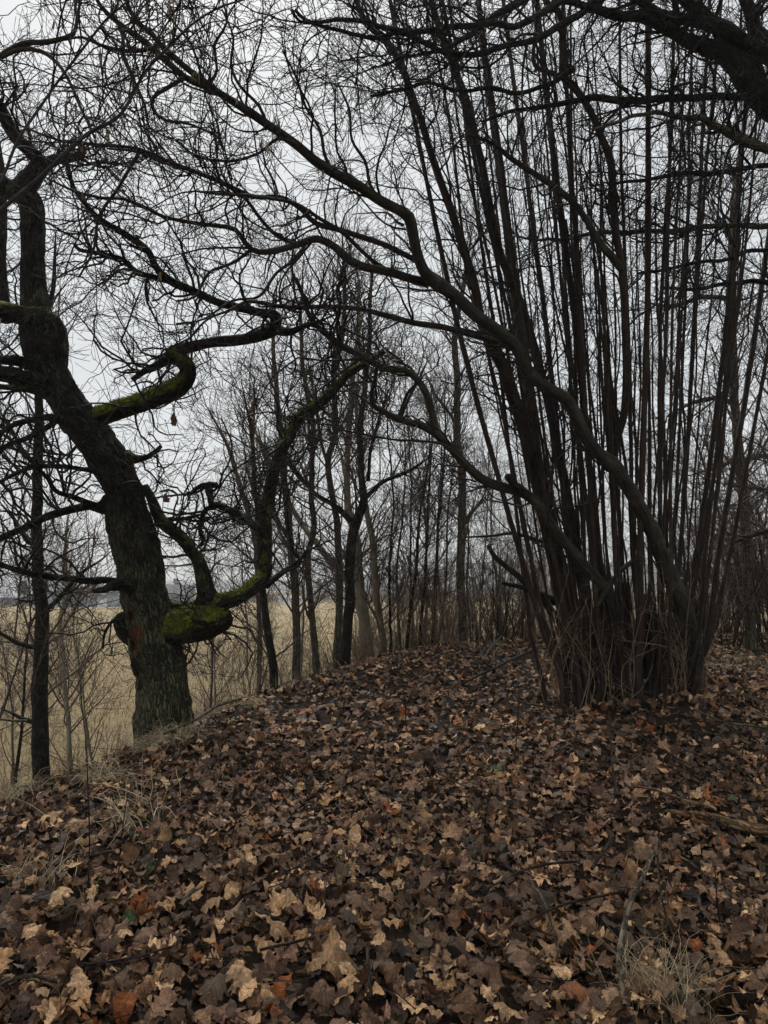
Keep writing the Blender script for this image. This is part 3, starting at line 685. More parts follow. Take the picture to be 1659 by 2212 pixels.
tuft(50, 1905, 'short straw tuft at the left edge of the litter', 30, .06, .1, .25, (-.3, 0), .9, w=.0018)
tuft(540, 1495, 'dry grass fringe on the brow between oak and far trees', 240, .22, .08, .22, (-.1, -.2), 1.3)
tuft(640, 1450, 'dry grass fringe on the brow below the slim trees', 220, .25, .08, .22, (0, -.1), 1.2)
tuft(545, 1530, 'small pale grass patch right of the crooked branch', 130, .08, .08, .2, (0, -.2), 1.4)
tuft(1030, 1400, 'sparse dry grass on the crest behind the litter', 160, .5, .08, .2, (0, 0), 1.0)
tuft(890, 2005, 'tiny green-brown grass sprig among the leaves', 14, .03, .08, .16, (0, 0), .6, cols=((.08, .1, .03), (.2, .17, .07)))
tuft(160, 1985, 'green-tinged grass sprig near the left edge', 20, .05, .1, .2, (0, 0), .7, cols=((.07, .1, .03), (.25, .2, .09)))
tuft(1570, 1440, 'dry grass beside the path right of the hazel', 220, .45, .1, .3, (0, 0), .9)

# ------------------------------------------------------------------ single leaves
def leaf_obj(name, kind, V, Q, uv, size, rm_, pos, col, lab, cat, grp, veg=None, parent=None):
    mb = MB(); W = (V @ rm_.T) * size
    mb.add(W, Q, col=np.tile(col, (len(V), 1)), luv=uv)
    o = mb.obj(name, 'leaf'); o.location = pos; 
    if parent is None: tag(o, lab, cat, grp)
    return o
KN = {'oak': 'lobed oak leaf', 'maple': 'pointed maple leaf', 'oval': 'oval leaf'}
used = {}
def where(px, py):
    d = sorted((math.hypot(px - x, (py - y) * 1.4), k) for k, (x, y, w) in enumerate(MARKS))
    x, y, w = MARKS[d[0][1]]
    if d[0][0] < 55: return 'touching ' + w
    dx, dy = px - x, py - y
    rel = ('left of ' if dx < 0 else 'right of ') if abs(dx) > abs(dy) * 1.2 else ('behind ' if dy < 0 else 'in front of ')
    return ('well ' if d[0][0] > 150 else '') + rel + w
def wshort(w):
    t = w.split(); return ' '.join(t[:9])
SPECIAL = [(765, 1842, 'oval', 'pale tan', .16, 'upright pale spoon-shaped leaf in the middle of the litter', (0.25, -1, .55)),
 (908, 2068, 'maple', 'grey brown', .12, 'large dark grey-brown maple leaf lying half folded', (.1, -.5, .85)),
 (1245, 1715, 'maple', 'tan', .15, 'upright orange-tan maple leaf catching light', (.2, -1, .4)),
 (975, 1830, 'maple', 'tan', .15, 'tan maple leaf folded like a tent below the middle', (0, -.6, .8)),
 (125, 1975, 'oak', 'pale tan', .15, 'pale curled oak leaf near the left edge', (0, -.7, .7)),
 (500, 1965, 'oak', 'pale tan', .14, 'pale deeply lobed oak leaf lying on edge', (.3, -.7, .6)),
 (600, 1990, 'oak', 'pale tan', .15, 'broad pale tan oak leaf facing the viewer', (0, -.6, .8)),
 (735, 1915, 'oak', 'grey brown', .14, 'pale grey oak leaf with wavy edge', (0, -.5, .85)),
 (348, 1838, 'maple', 'tan', .14, 'tan maple leaf below the long arching grass', (0, -.7, .7)),
 (280, 1880, 'oak', 'mid brown', .17, 'wide mid-brown oak leaf curled over darker ones', (.1, -.6, .7)),
 (705, 2125, 'maple', 'tan', .18, 'big tan leaf with bright veins at the bottom edge', (0, -.5, .85)),
 (1330, 1580, 'oval', None, .07, 'small green ground leaf nearest the hazel stems', (0, -.3, .9)),
 (1354, 1586, 'oval', None, .075, 'green ground leaf just below the hazel stems', (.2, -.3, .9)),
 (1565, 1588, 'maple', None, .07, 'small bright green leaf right of the hazel', (0, -.2, .9)),
 (1582, 1745, 'maple', None, .10, 'round lobed green leaf above the rotten log', (0, -.3, .9)),
 (1002, 1667, 'oval', None, .08, 'dark green leaf left of its lighter green neighbour', (0, -.3, .9)),
 (1075, 1678, 'maple', None, .10, 'mid green leaf between brown leaves in the centre', (0, -.3, .9)),
 (278, 2012, 'oval', None, .09, 'narrow green leaf blade at lower left', (.3, -.6, .7)),
 (320, 1908, 'oval', None, .08, 'narrow green leaf standing by dry grass', (.4, -.8, .5)),
 (1060, 1392, 'maple', (.38, .34, .07), .16, 'yellow-green leaf on the crest of the bank', (0, -.8, .5)),
 (1075, 1401, 'maple', (.42, .38, .06), .12, 'small bright yellow leaf on the crest of the bank', (0, -.8, .5)),
 (1322, 1490, 'maple', 'orange brown', .2, 'large rusty leaf hanging at the foot of the hazel', (0, -1, .1)),
 (870, 1560, 'oak', 'orange brown', .14, 'rusty oak leaf standing up in the middle of the bank', (0, -1, .3)),
 (735, 1395, 'maple', 'mid brown', .17, 'upright red-brown leaf beside the twin dark trunks', (0, -1, .3)),
 (290, 1600, 'maple', 'pinkish brown', .2, 'large pinkish ragged leaf at the foot of the mossy oak', (0, -1, .4)),
 (1360, 1925, 'maple', 'tan', .14, 'tan oak-like leaf just above the tip of the pale bent stick', (0, -.5, .8))]
GREEN = (.05, .085, .028)
for n_, (px, py, kd, cn, sz, lab, up_) in enumerate(SPECIAL):
    sz *= .88
    b, t = hit(px, py); V, Q, uv = leaf_mesh(kd, 15, 900 + n_); z = norm(np.array(up_, float)); x = norm(np.cross([.3, .5, 1], z)); y = np.cross(z, x)
    col = np.array(GREEN if cn is None else PAL[cn] if isinstance(cn, str) else cn)
    b = b + np.array([0, -.01, .045 + sz * .3 * abs(z[1])]); green = cn is None
    leaf_obj('green_leaf' if green else 'fallen_leaf', kd, V, Q, uv, sz, np.stack([x, y, z], -1), b, col, lab, 'leaf', 'green leaves growing through the litter' if green else 'fallen leaves that stand out')
# the 300 that show largest
cand = scatter(1100, 1.9, 3.5, side=.52, pad=0, smax=-.05); px_, py_, _d = to_px(np.column_stack([cand, G(cand[:, 0], cand[:, 1])]))
keep = []
for k in range(len(cand)):
    if not (-30 < px_[k] < 1690 and py_[k] < 2230): continue
    if all(np.hypot(*(cand[k] - cand[j])) > .085 for j in keep): keep.append(k)
    if len(keep) >= 300: break
pos = cand[keep]; px_, py_ = px_[keep], py_[keep]; n = len(keep)
rm_ = rotmats(n, .42, gnormal(pos[:, 0], pos[:, 1])); zz = G(pos[:, 0], pos[:, 1]) + R.uniform(.05, .075, n)
states = ['curled', 'flat', 'creased', 'crumpled']
made = []
for k in range(n):
    kd = KINDS[R.choice(3, p=KW)]; ci = R.choice(len(PN), p=PW); cn = PN[ci]; V, Q, uv = HI[kd][R.integers(12)]
    fl = V[:, 2].std(); st = 'flat' if fl < .035 else 'creased' if fl < .06 else 'curled' if fl < .09 else 'crumpled'
    base = f'{st} {cn} {KN[kd]} {wshort(where(px_[k], py_[k]))}'
    lab = ' '.join(base.split()[:15]); sz_ = R.uniform(.08, .135)
    o = leaf_obj('fallen_leaf', kd, V, Q, uv, sz_ * (1.15 if kd == 'maple' else 1 if kd == 'oak' else .8), rm_[k], (pos[k, 0], pos[k, 1], zz[k]), np.array(PAL[cn]) * R.uniform(.85, 1.2), lab, 'leaf', 'large fallen leaves nearest the viewer'); made.append((lab, sz_, o))
for lab in {m_[0] for m_ in made}:
    g_ = sorted([m_ for m_ in made if m_[0] == lab], key=lambda q: -q[1])
    w_ = {2: ['larger', 'smaller'], 3: ['largest', 'middling', 'smallest']}.get(len(g_))
    if w_:
        for a_, m_ in zip(w_, g_): m_[2]['label'] = a_ + ' ' + lab
# fine twigs in the litter
mb = MB(); n = 2000; xy = scatter(n, 1.5, 12, smax=.5); h = R.uniform(0, 2 * np.pi, n); p = np.column_stack([xy, G(xy[:, 0], xy[:, 1]) + R.uniform(.03, .075, n)])
D = np.stack([np.cos(h), np.sin(h), R.normal(0, .12, n)], -1); Ln = R.uniform(.08, .42, n); pts = [p]
for k in range(5):
    p = p + D * (Ln / 5)[:, None]; pts.append(p); D = norm(D + R.normal(0, .16, (n, 3)) * np.array([1, 1, .4]))
batch(mb, np.stack(pts, 1), R.uniform(.0012, .0032, n)[:, None] * np.linspace(1, .5, 6)[None], 3); tag(mb.obj('litter_twigs', 'stickdark'), 'small broken twigs strewn through the leaf litter', kind='stuff')

# ================================================================== FIELD GRASS
mb = MB(); n = 38000
Y = 9 + 60 * R.random(n) ** 1.6; X = R.uniform(-1, 1, n) * (.62 * Y + 3); m = crest_s(X, Y) > .8
X, Y = X[m], Y[m]; n = len(X); Z = GF(X, Y); h = R.uniform(.08, .34, n) * (.7 + .6 * fbm(X * .3, Y * .3, X * 0, 2)); w = .004 + Y * .00022
P0 = np.stack([X, Y, Z - .02], -1); dx = R.normal(0, .12, (n, 3)); dx[:, 2] = 0
P1 = P0 + dx * .5 + np.stack([0 * h, 0 * h, h * .7], -1); P2 = P0 + dx * 1.5 + np.stack([0 * h, 0 * h, h], -1); s = np.stack([w, w * 0, w * 0], -1)
V = np.stack([P0 - s, P0 + s, P1 - s * .7, P1 + s * .7, P2], 1).reshape(-1, 3); i = np.arange(n) * 5
Q = np.stack([i, i + 1, i + 3, i + 2], -1); T3 = np.stack([i + 2, i + 3, i + 4], -1)
c = np.array([(.27, .20, .105), (.20, .15, .08), (.34, .27, .15), (.17, .10, .055)])[R.choice(4, n, p=[.4, .3, .2, .1])] * R.uniform(.7, 1.1, n)[:, None]
mb.add(V, Q, T3, col=np.repeat(c, 5, 0)); tag(mb.obj('dry_grass', 'blade', smooth=False), 'dry straw grass covering the slope and near field', kind='stuff')

# ================================================================== FAR BUILDINGS AND TREES
def box(mb, x0, x1, y0, y1, z0, z1):
    v = [(x, y, z) for z in (z0, z1) for y in (y0, y1) for x in (x0, x1)]
    mb.add(v, [(0, 1, 3, 2)[::-1], (4, 5, 7, 6), (0, 1, 5, 4), (1, 3, 7, 5), (3, 2, 6, 7), (2, 0, 4, 6)])
def bx(name, m, parent, *a):
    mb = MB(); box(mb, *a); return mb.obj(name, m, parent, smooth=False)
def xat(px, Y): return (px - CX) / F * Y / math.cos(PITCH) * 1.0
YB = 176; PXM = YB / F
e = empty('warehouse', (xat(185, YB), YB, FIELD_Z), label='long low warehouse with a blue-grey wall across the field', cat='building')
w2 = 10.2
bx('wall', 'wallblue', e, -w2 - 1, w2 + 4, 0, 18, 0, 2.6); 
bx('roof', 'roofdark', e, -w2 - 1.4, w2 + 4.4, .4, 18.5, 2.6, 4.0)
bx('roof_edge', 'white', e, -w2 + 3, w2 + 3, 6, 6.3, 4.0, 4.35)
bx('roof_top', 'roofpale', e, -w2 + 2, w2 + 1, 6.5, 16, 4.0, 4.9)
bx('door', 'white', e, 4, 6.2, -.06, 0, 0, 2.1); bx('door', 'roofpale', e, -6, -3, -.06, 0, 0, 2.2)
for k in range(5): bx('rooflight', 'roofpale', e, -8 + k * 4.2, -6.6 + k * 4.2, .35, .4, 2.9, 3.5)
e = empty('barn', (xat(30, YB + 12), YB + 12, FIELD_Z), label='grey-roofed barn at the left edge beyond the field', cat='building')
mb = MB(); 
x0, x1, yy0, yy1, zz0, zz1 = -14, 11, 0, 14, 2.2, 5.0
mb.add([(x0, yy0, zz0), (x1, yy0, zz0), (x1, 7, zz1), (x0, 7, zz1), (x0, yy1, zz0), (x1, yy1, zz0)], [(0, 1, 2, 3), (3, 2, 5, 4)], [(0, 3, 4), (1, 5, 2)])
mb.obj('roof', 'roofpale', e, smooth=False); bx('wall', 'roofdark', e, x0 + .3, x1 - .3, .3, yy1 - .3, 0, 2.2); bx('door', 'wallblue', e, 2, 5, .24, .3, 0, 2.0)
e = empty('white_shed', (xat(629, 190), 190, FIELD_Z), label='small white shed at the far edge of the field', cat='building')
bx('wall', 'white', e, -3.4, 3.4, 0, 4, 0, 1.9)
mb = MB(); mb.add([(-3.6, -.2, 1.9), (3.6, -.2, 1.9), (3.6, 2, 2.7), (-3.6, 2, 2.7), (-3.6, 4.2, 1.9), (3.6, 4.2, 1.9)], [(0, 1, 2, 3), (3, 2, 5, 4)], [(0, 3, 4), (1, 5, 2)]); mb.obj('roof', 'roofpale', e, smooth=False)
e = empty('farmhouse', (xat(372, 195), 195, FIELD_Z), label='dim brown house half hidden by the oak trunk', cat='building')
bx('wall', 'roofdark', e, -5, 5, 0, 7, 0, 3.0)
mb = MB(); mb.add([(-5.4, -.3, 3), (5.4, -.3, 3), (5.4, 3.5, 5.6), (-5.4, 3.5, 5.6), (-5.4, 7.3, 3), (5.4, 7.3, 3)], [(0, 1, 2, 3), (3, 2, 5, 4)], [(0, 3, 4), (1, 5, 2)]); mb.obj('roof', 'roofdark', e, smooth=False)
for k in (-3, 0, 3): bx('window', 'roofpale', e, k - .5, k + .5, -.05, 0, 1, 2.2)
def clumps(mb, cs, n, s):
    """leaf-sized faces spread through a crown"""
    c = cs[R.integers(0, len(cs), n)]; p = c[:, :3] + R.normal(0, 1, (n, 3)) * c[:, 3:4] * .5
    a = R.normal(size=(n, 3)); b = R.normal(size=(n, 3)); V = np.stack([p, p + norm(a) * s, p + norm(b) * s], 1).reshape(-1, 3)
    mb.add(V, None, np.arange(n * 3).reshape(-1, 3))
def conifer(px, Y, H, lab, n=1800, wd=.28):
    x = xat(px, Y); e = empty('pine_tree', (x, Y, FIELD_Z), label=lab, cat='tree', group='trees beyond the field')
    mb = MB(); limb(mb, np.array([(0, 0, -.3, .22), (.1, 0, H * .5, .15), (0, 0, H * .97, .04)]), 8, .5); mb.obj('trunk', 'darktree', e)
    cs = []
    for k in range(26):
        z = R.uniform(.35, 1.0); rr = wd * H * (1.15 - z) ** .7; a = R.uniform(0, 6.28); cs.append((rr * .7 * math.cos(a), rr * .7 * math.sin(a), z * H, .11 * H * (1.3 - z)))
    mb = MB(); clumps(mb, np.array(cs), n, .32); mb.obj('crown', 'needles', e, smooth=False)
for px, Y, H, lab in [(97, 168, 7.4, 'dark pine standing before the pale warehouse roof'), (60, 182, 6.5, 'smaller dark pine left of the thin tree trunk'), (385, 230, 7.6, 'misty pine right of the mossy oak trunk'),
        (560, 260, 7, 'misty pine far behind the slim trees'), (690, 280, 8, 'misty conifer between slim trunks')]: conifer(px, Y, H, lab)

# ================================================================== TREES
def ground_foot(pr, extra=.25):
    """carry a traced trunk on down into the ground"""
    p = pr[0].copy(); z = G1(p[0], p[1]); 
    if p[2] > z - .1:
        q = p.copy(); q[2] = z - extra; q[3] *= 1.15; pr = np.vstack([q, pr])
    return pr
# ---- the mossy oak
OY = 6.8
TS = .92
oak = empty('oak_tree', (at(357, 1570, OY)[0][0], OY, .2), label='crooked old oak with moss-covered limbs and rough dark trunk', cat='tree')
ol = np.array(oak.location)
def loc4(p): q = p.copy(); q[:, :3] -= ol; return q
oak_cs = []; moss_pts = []
def olimb(txt, y0, y1=None, name='limb', sides=18, step=.035, moss=0, groove=.12, lump=.07, wob=.0, keepc=True, label=None, m='oak', foot=False, **k):
    pr = trace(txt, y0, y1)
    if name == 'limb': pr[:, 3] *= 1.1
    if name == 'trunk': pr[:, 3] *= np.interp(np.arange(len(pr)), [0, 2, 4, 6, 8], [1.12, 1.1, 1.0, .93, .9])
    if foot: pr = ground_foot(pr)
    mb = MB(); c, V, Nf, ms = limb(mb, pr, sides, step, wob=wob, lump=lump, groove=groove, moss=moss, **k)
    mb.v = [v - ol.astype(np.float32) for v in mb.v]
    o = mb.obj(name, m, oak)
    if label: o['label'] = label
    if keepc: oak_cs.append(c)
    if moss > .6:
        s = np.nonzero(ms > .45)[0]; moss_pts.append((V[s], Nf[s]))
    return c
olimb('360,1620,56 357,1570,54 350,1458,53 333,1395,55 318,1311,54 307,1275,55 299,1221,55 287,1167,56 274,1114,53 267,1060,47 243,1006,48 208,953,47 175,905,45 142,863,42 112,809,44 93,756,44 82,702,43 74,650,34 71,590,29 71,520,28 70,455,29 60,428,29 38,415,27 8,405,24',
      OY, OY - .3, 'trunk', 72, .022, moss=.16, groove=.13, lump=.09, keepc=False, mossdir=(.8, -.1, .7), flare=.12, foot=True, crust=(1.4, 1.2),
      holes=((284, 1333, .028, .12, OY - .1), (291, 1396, .034, .12, OY - .1), (293, 1370, .05, .02, OY - .1), (282, 1275, .028, .1, OY - .15)))
olimb('312,1395,30 285,1365,30 268,1345,24 258,1328,14', OY, OY - .15, 'burl', 20, .03, lump=.15, groove=.2, keepc=False, label='broken bark-covered stump on the trunk side')
olimb('118,790,30 118,740,30 116,705,24 106,682,12 98,668,4', OY - .2, OY - .3, 'burl', 20, .03, moss=.8, lump=.15, groove=.15, keepc=False, label='mossy knob near the fork')
olimb('190,925,30 216,900,21 250,887,20 304,870,19 358,850,20 392,832,20 406,808,18 400,786,17 376,768,16 362,760,16', OY - .1, OY - .7, moss=1.3, lump=.08, mossdir=(-.1, -.45, .8), label='S-shaped mossy limb')
olimb('372,775,13 394,757,13 430,748,11 465,741,11 537,734,12 575,722,13 594,708,13 594,680,11 580,678,9 516,666,8.5 465,652,8.5 412,627,8 376,612,8 344,587,7.5 322,544,7 286,516,7 229,480,6 193,451,5 158,405,4.5 143,344,3.5', OY - .65, 5.4, moss=.3, step=.05, wob=.015, sides=14)
olimb('380,612,6 345,602,6 294,587,5.5 265,562,5 215,548,4.5 172,540,4 160,525,3.5', 5.9, 5.5, sides=12, wob=.01)
olimb('365,775,10 340,790,9 312,802,7 286,821,5', OY - .65, OY - .6, sides=12, moss=.4, label='short broken spur')
olimb('590,712,10 625,718,8 660,705,5 700,690,3.5', 5.9, 5.6, sides=12, wob=.01)
olimb('330,1385,30 382,1360,36 405,1358,36 428,1350,41 452,1342,38 472,1336,32 484,1332,24 490,1326,12', OY, OY - .35, moss=1.3, lump=.19, sides=36, step=.02, label='swollen mossy elbow', groove=.07, mossdir=(.15, -.35, .85))
olimb('452,1345,34 448,1322,30 445,1300,23 447,1285,19 440,1250,16 430,1214,14 413,1190,13 394,1164,13 372,1145,13 351,1128,13 338,1105,12 329,1082,10 312,1050,8', OY - .3, OY - .2, moss=.3, sides=20, mossdir=(.2, -.4, .7), label='mossy fork rising towards the trunk')
olimb('442,1330,32 468,1306,22 519,1288,16 552,1262,16 570,1240,15 573,1203,14 573,1132,13.5 580,1078,13 594,1006,13 619,953,13 647,902,12 683,877,11 726,838,9 755,806,8 790,786,6 830,760,4', OY - .3, OY + .6, moss=.75, sides=20, label='long limb sweeping up from the mossy elbow')
olimb('360,1311,10 395,1312,10 430,1326,11 450,1335,10', OY + .1, OY - .3, moss=.5, sides=14, keepc=False)
olimb('372,1338,7 400,1332,7 430,1342,8 450,1344,7', OY - .1, OY - .55, moss=.7, sides=12, keepc=False, label='pale dead stub over the elbow')
olimb('565,1145,9 530,1122,8.5 501,1107,8 472,1092,7.5 458,1088,7 455,1060,6.5 448,1046,5.5 430,1050,5 405,1072,4', OY - .1, OY - .3, sides=12, wob=.008)
olimb('468,1092,6 440,1105,5 432,1150,4 440,1166,4 425,1185,2.5', OY - .2, OY - .3, sides=10, wob=.008)
olimb('448,1046,7 460,1048,7 470,1046,5', OY - .3, OY - .3, sides=10, keepc=False, label='broken stub')
olimb('335,1128,5 358,1122,4.5 400,1120,4 430,1112,3', OY - .2, OY - .3, sides=10, wob=.008)
olimb('575,1265,8 600,1245,6 640,1215,4.5 665,1190,3', OY, OY + .4, sides=10, wob=.01)
olimb('235,1100,13 218,1100,10 195,1092,9 172,1096,8.5 107,1114,8 54,1139,7.5 0,1164,7 -60,1200,5', OY - .1, 5.8, sides=14, wob=.01)
olimb('262,1262,8 233,1254,7.5 190,1254,7.5 143,1250,7 72,1239,6 0,1218,5.5 -60,1195,4', OY - .25, 5.7, sides=14, wob=.012)
olimb('280,1262,22 258,1261,14 240,1266,11 222,1273,8 202,1277,4', OY - .3, OY - .75, sides=16, lump=.25, groove=.3, keepc=False, label='splintered dead stub')
olimb('275,990,16 294,992,9 315,989,6 333,978,5 347,965,4', OY - .3, OY - .6, sides=12, moss=.3, label='short broken stub')
olimb('150,925,16 125,905,10 86,903,7 36,917,6 0,935,5 -50,955,4', OY - .1, 5.7, sides=12, wob=.012)
olimb('140,905,10 125,908,7 100,925,6 72,940,6 30,955,5 0,968,4 -50,980,3', OY - .2, 5.6, sides=12, wob=.012)
olimb('230,1075,9 211,1092,7 150,1071,5.5 122,1060,5 100,1031,4.5 79,1014,3.5 40,995,2.5', OY - .2, 5.7, sides=10, wob=.012)
olimb('215,1020,8 186,1014,5 125,1006,5 64,1010,4.5 0,1039,4 -50,1060,3', OY - .2, 5.6, sides=10, wob=.012)
olimb('110,830,34 85,828,22 60,822,18 30,812,17 0,808,16 -60,800,14', OY - .2, 6, sides=16, lump=.1)
olimb('95,800,24 60,785,13 30,778,11 0,776,10 -60,760,8', OY - .2, 6, sides=14)
olimb('100,846,16 65,842,8 30,838,7 0,835,6 -60,825,5', OY - .25, 5.7, sides=12)
olimb('80,690,26 40,680,20 10,672,18 -40,660,16', OY - .3, 6.1, sides=16, moss=.5)
olimb('40,420,24 60,395,22 78,370,18 86,350,16 62,325,14 36,300,14 15,265,13 0,232,11 -30,180,8', OY - .3, 5.6, sides=16, lump=.1)
olimb('80,372,16 100,352,12 125,343,11 150,342,9 175,333,8 178,318,4', OY - .3, 5.9, sides=14, lump=.15)
olimb('14,695,12 8,645,11 2,560,11 2,450,12 0,380,11 -10,300,9', OY + .6, OY + .6, sides=14, name='limb')
olimb('20,410,18 0,395,20 -40,380,20 -90,350,16', OY - .3, 6.2, sides=14)
olimb('285,1480,12 262,1378,0.1 240,1330,4' if False else '262,1330,6 240,1345,4 226,1370,3 222,1400,2', OY - .25, OY - .5, sides=8)
def thin_left(a):
    x, y, d = to_px(a[:, 0]); return ~((x < 240) & (y > 780) & (y < 1200) & (R.random(len(x)) < .5))
mb = MB()
tree_twigs(mb, oak_cs, [dict(n=420, l0=.4, l1=1.3, ang=(35, 85), M_=10, wander=.36, up=.05, ratio=.6, rmax=.012, tip=.0035, tmin=.15, curve=.06, sides=4),
                        dict(n=1700, l0=.2, l1=.65, ang=(35, 75), M_=6, wander=.34, up=.04, ratio=.6, rmax=.006, tip=.0022),
                        dict(n=5600, l0=.07, l1=.26, ang=(30, 65), M_=3, wander=.22, up=.05, ratio=.7, rmax=.003, tip=.0014)], keep=thin_left)
mb.v = [v - ol.astype(np.float32) for v in mb.v]
tag(mb.obj('twigs', 'oaktwig', oak), kind='stuff')
# moss fuzz
V = np.concatenate([a for a, b in moss_pts]); Nf = np.concatenate([b for a, b in moss_pts]); n = 16000
k = R.integers(0, len(V), n); p = V[k] + R.normal(0, .006, (n, 3)) - ol; d = norm(Nf[k] + R.normal(0, .5, (n, 3))) * R.uniform(.006, .016, n)[:, None]; s = norm(R.normal(size=(n, 3))) * .0035
mb = MB(); mb.add(np.stack([p - s, p + s, p + d], 1).reshape(-1, 3), None, np.arange(n * 3).reshape(-1, 3)); tag(mb.obj('moss', 'mossfuzz', oak, smooth=False), kind='stuff')
# two dead leaves still hanging on the oak
for px, py, lab in ((375, 905, 'withered brown leaf pair hanging under the mossy limb'), (358, 1075, 'small withered leaf on a thin twig')):
    b, _ = at(px, py, 6.0); V, Q, uv = leaf_mesh('oak', 15, px)
    o = leaf_obj('dead_leaf', 'oak', V, Q, uv, .11, np.array([[1, 0, 0], [0, .2, 1], [0, -1, .2]]).astype(float), b - ol, np.array((.09, .045, .025)), lab, None, None, parent=oak); o.parent = oak; o['label'] = lab

# ---- the hazel clump
HYF, HYB = 7.4, 8.7
hz = empty('hazel_clump', (3.1, 8.0, .3), label='big coppiced hazel clump of many straight brown stems and leaning old limbs', cat='shrub')
hl = np.array(hz.location); hz_cs = []; hz_thin = []
def hlimb(txt, y0, y1, m='hazelold', name='stem', sides=14, step=.05, wob=.008, lump=.06, foot=False, lst=None, label=None, arr=None, ym=None, groove=0):
    pr = trace(txt, y0, y1, ym) if arr is None else arr
    if foot: pr = ground_foot(pr)
    mb = MB(); c, *_ = limb(mb, pr, sides, step, wob=wob, lump=lump, groove=groove)
    mb.v = [v - hl.astype(np.float32) for v in mb.v]; o = mb.obj(name, m, hz)
    if label: o['label'] = label
    (hz_cs if lst is None else lst).append(c); return c
hlimb('1494,1440,24 1484,1350,21 1466,1283,18 1444,1235,17 1420,1177,16 1406,1140,16 1376,1086,15.5 1343,1031,15 1321,1001,16 1292,979,14 1263,939,14 1241,891,14 1222,862,14 1175,833,13 1138,800,13 1113,748,13 1077,716,13 1023,677,13 988,645,13 945,612,15 916,585,12 898,537,12 891,501,12 884,470,13 862,455,11 826,437,11 773,401,11 719,372,11 676,344,10.5 630,304,9.5 576,269,9 530,238,9 483,208,8 448,190,7.5 401,168,7 358,132,6.5 315,93,6.5 279,68,6 247,43,5 215,11,4.5 190,-40,4',
      7.6, 4.6, foot=True, sides=20, name='leaning_limb', label='thick pale limb leaning far to the upper left', lump=.08)
hlimb('540,248,6 504,220,6.5 466,193,6.5 412,154,6.5 358,107,6 330,75,5.5 304,54,5.5 279,21,5 270,-10,4.5 255,-60,3.5', 5.25, 4.3, sides=12)
hlimb('925,612,11 891,602,9.5 844,587,9.5 791,577,9 755,562,9.5 726,537,8.5 690,519,8 665,519,8 640,528,7.5 612,537,7 576,544,6.5 545,540,6 508,498,5.5 468,488,5 430,483,4.5 358,469,4 304,444,3.5 265,430,3.5 215,426,3 161,412,3 97,383,2', 6.2, 4.8, sides=12, wob=.015, name='leaning_limb')
hlimb('650,528,5 600,510,4.5 560,470,4 520,420,3.5 475,395,3.5 420,370,3.5 350,350,3 290,325,3 230,320,2', 5.9, 5.0, sides=10, wob=.015)
hlimb('880,470,5 850,440,4.5 800,430,0.1 700,440,3' if False else '844,587,5 800,560,4.5 740,500,4.5 690,470,4 640,440,4 590,430,3.5 540,424,3.5 480,420,3 430,415,2', 6.2, 5.1, sides=10, wob=.015)
hlimb('1105,752,8 1085,740,7.5 1041,728,7 970,709,6.5 898,698,6.5 844,684,6 791,670,5.5 719,662,5 647,664,5 594,658,4.5 540,650,4 500,668,3 450,690,2.5 400,740,2', 6.9, 5.2, sides=12, wob=.012, name='leaning_limb')
hlimb('1345,1440,18 1321,1305,14 1285,1247,12.5 1255,1214,12 1226,1177,11.5 1193,1137,11.5 1168,1097,11 1140,1071,11.5 1110,1060,11 1084,1053,11 1052,1042,10.5 1023,1021,10 998,996,9.5 970,963,9.5 938,935,9 909,920,8 862,906,7 826,888,6 805,874,5.5 803,845,4.5 812,809,4 815,780,3', 7.5, 6.0, foot=True, sides=18, name='leaning_limb', label='lower pale limb arching to the left', ym=7.0)
hlimb('1140,1071,10 1120,1055,9 1104,1040,8.5 1096,1028,7', 7.0, 6.8, m='deadwood', sides=14, lump=.15, name='broken_stub', lst=[])
hlimb('940,930,9 930,881,8 916,842,7.5 898,817,7.5 873,799,7.5 826,795,7.5 791,777,7 755,756,7 719,734,6.5 683,702,5.5 665,675,5 655,640,4 640,600,3', 6.5, 5.5, sides=14, wob=.01, name='leaning_limb')
hlimb('860,905,4 880,850,3.5 898,830,3.5 895,805,3 880,790,2.5 850,780,2', 6.4, 6.3, sides=8)
hlimb('1003,1000,3 960,960,3 900,952,3 850,950,2.5 800,942,2.5 740,930,2', 6.5, 6.1, sides=8)
hlimb('866,900,4 885,855,3.5 905,820,3 918,790,2', 6.5, 6.6, sides=8)
hlimb('1240,1440,22 1230,1324,18 1211,1232,17 1193,1159,16 1175,1086,16 1153,1012,15.5 1131,921,15 1105,848,14 1087,793,14 1065,756,13 1041,700,11 1023,609,10 1002,537,9 963,423,8.5 934,340,8 905,251,7.5 873,161,7 844,100,6.5 805,61,6 776,21,5.5 760,-40,5', 7.9, 6.3, m='hazel', foot=True, sides=18, label='dark thick leaning stem')
hlimb('1326,995,9 1330,960,8 1350,880,8 1352,800,7.5 1351,745,7.5 1348,645,8 1341,566,8 1330,501,8 1326,430,8 1319,351,8 1298,294,7.5 1276,243,7.5 1244,193,7.5 1219,165,9 1216,107,8 1212,36,7.5 1195,18,6 1180,4,5.5 1160,-30,4', 7.35, 6.2, m='hazel', sides=14, wob=.006, label='dark sinuous stem')
hlimb('1221,168,6 1190,158,5 1155,142,4.5 1153,100,3.5 1160,60,2.5', 6.4, 6.2, m='hazel', sides=10)
hlimb('1341,580,8 1320,552,8 1298,530,8 1266,476,7 1237,437,7 1190,401,6.5 1137,365,6 1100,340,5 1065,312,4 1010,290,3', 6.8, 6.2, sides=12, wob=.012)
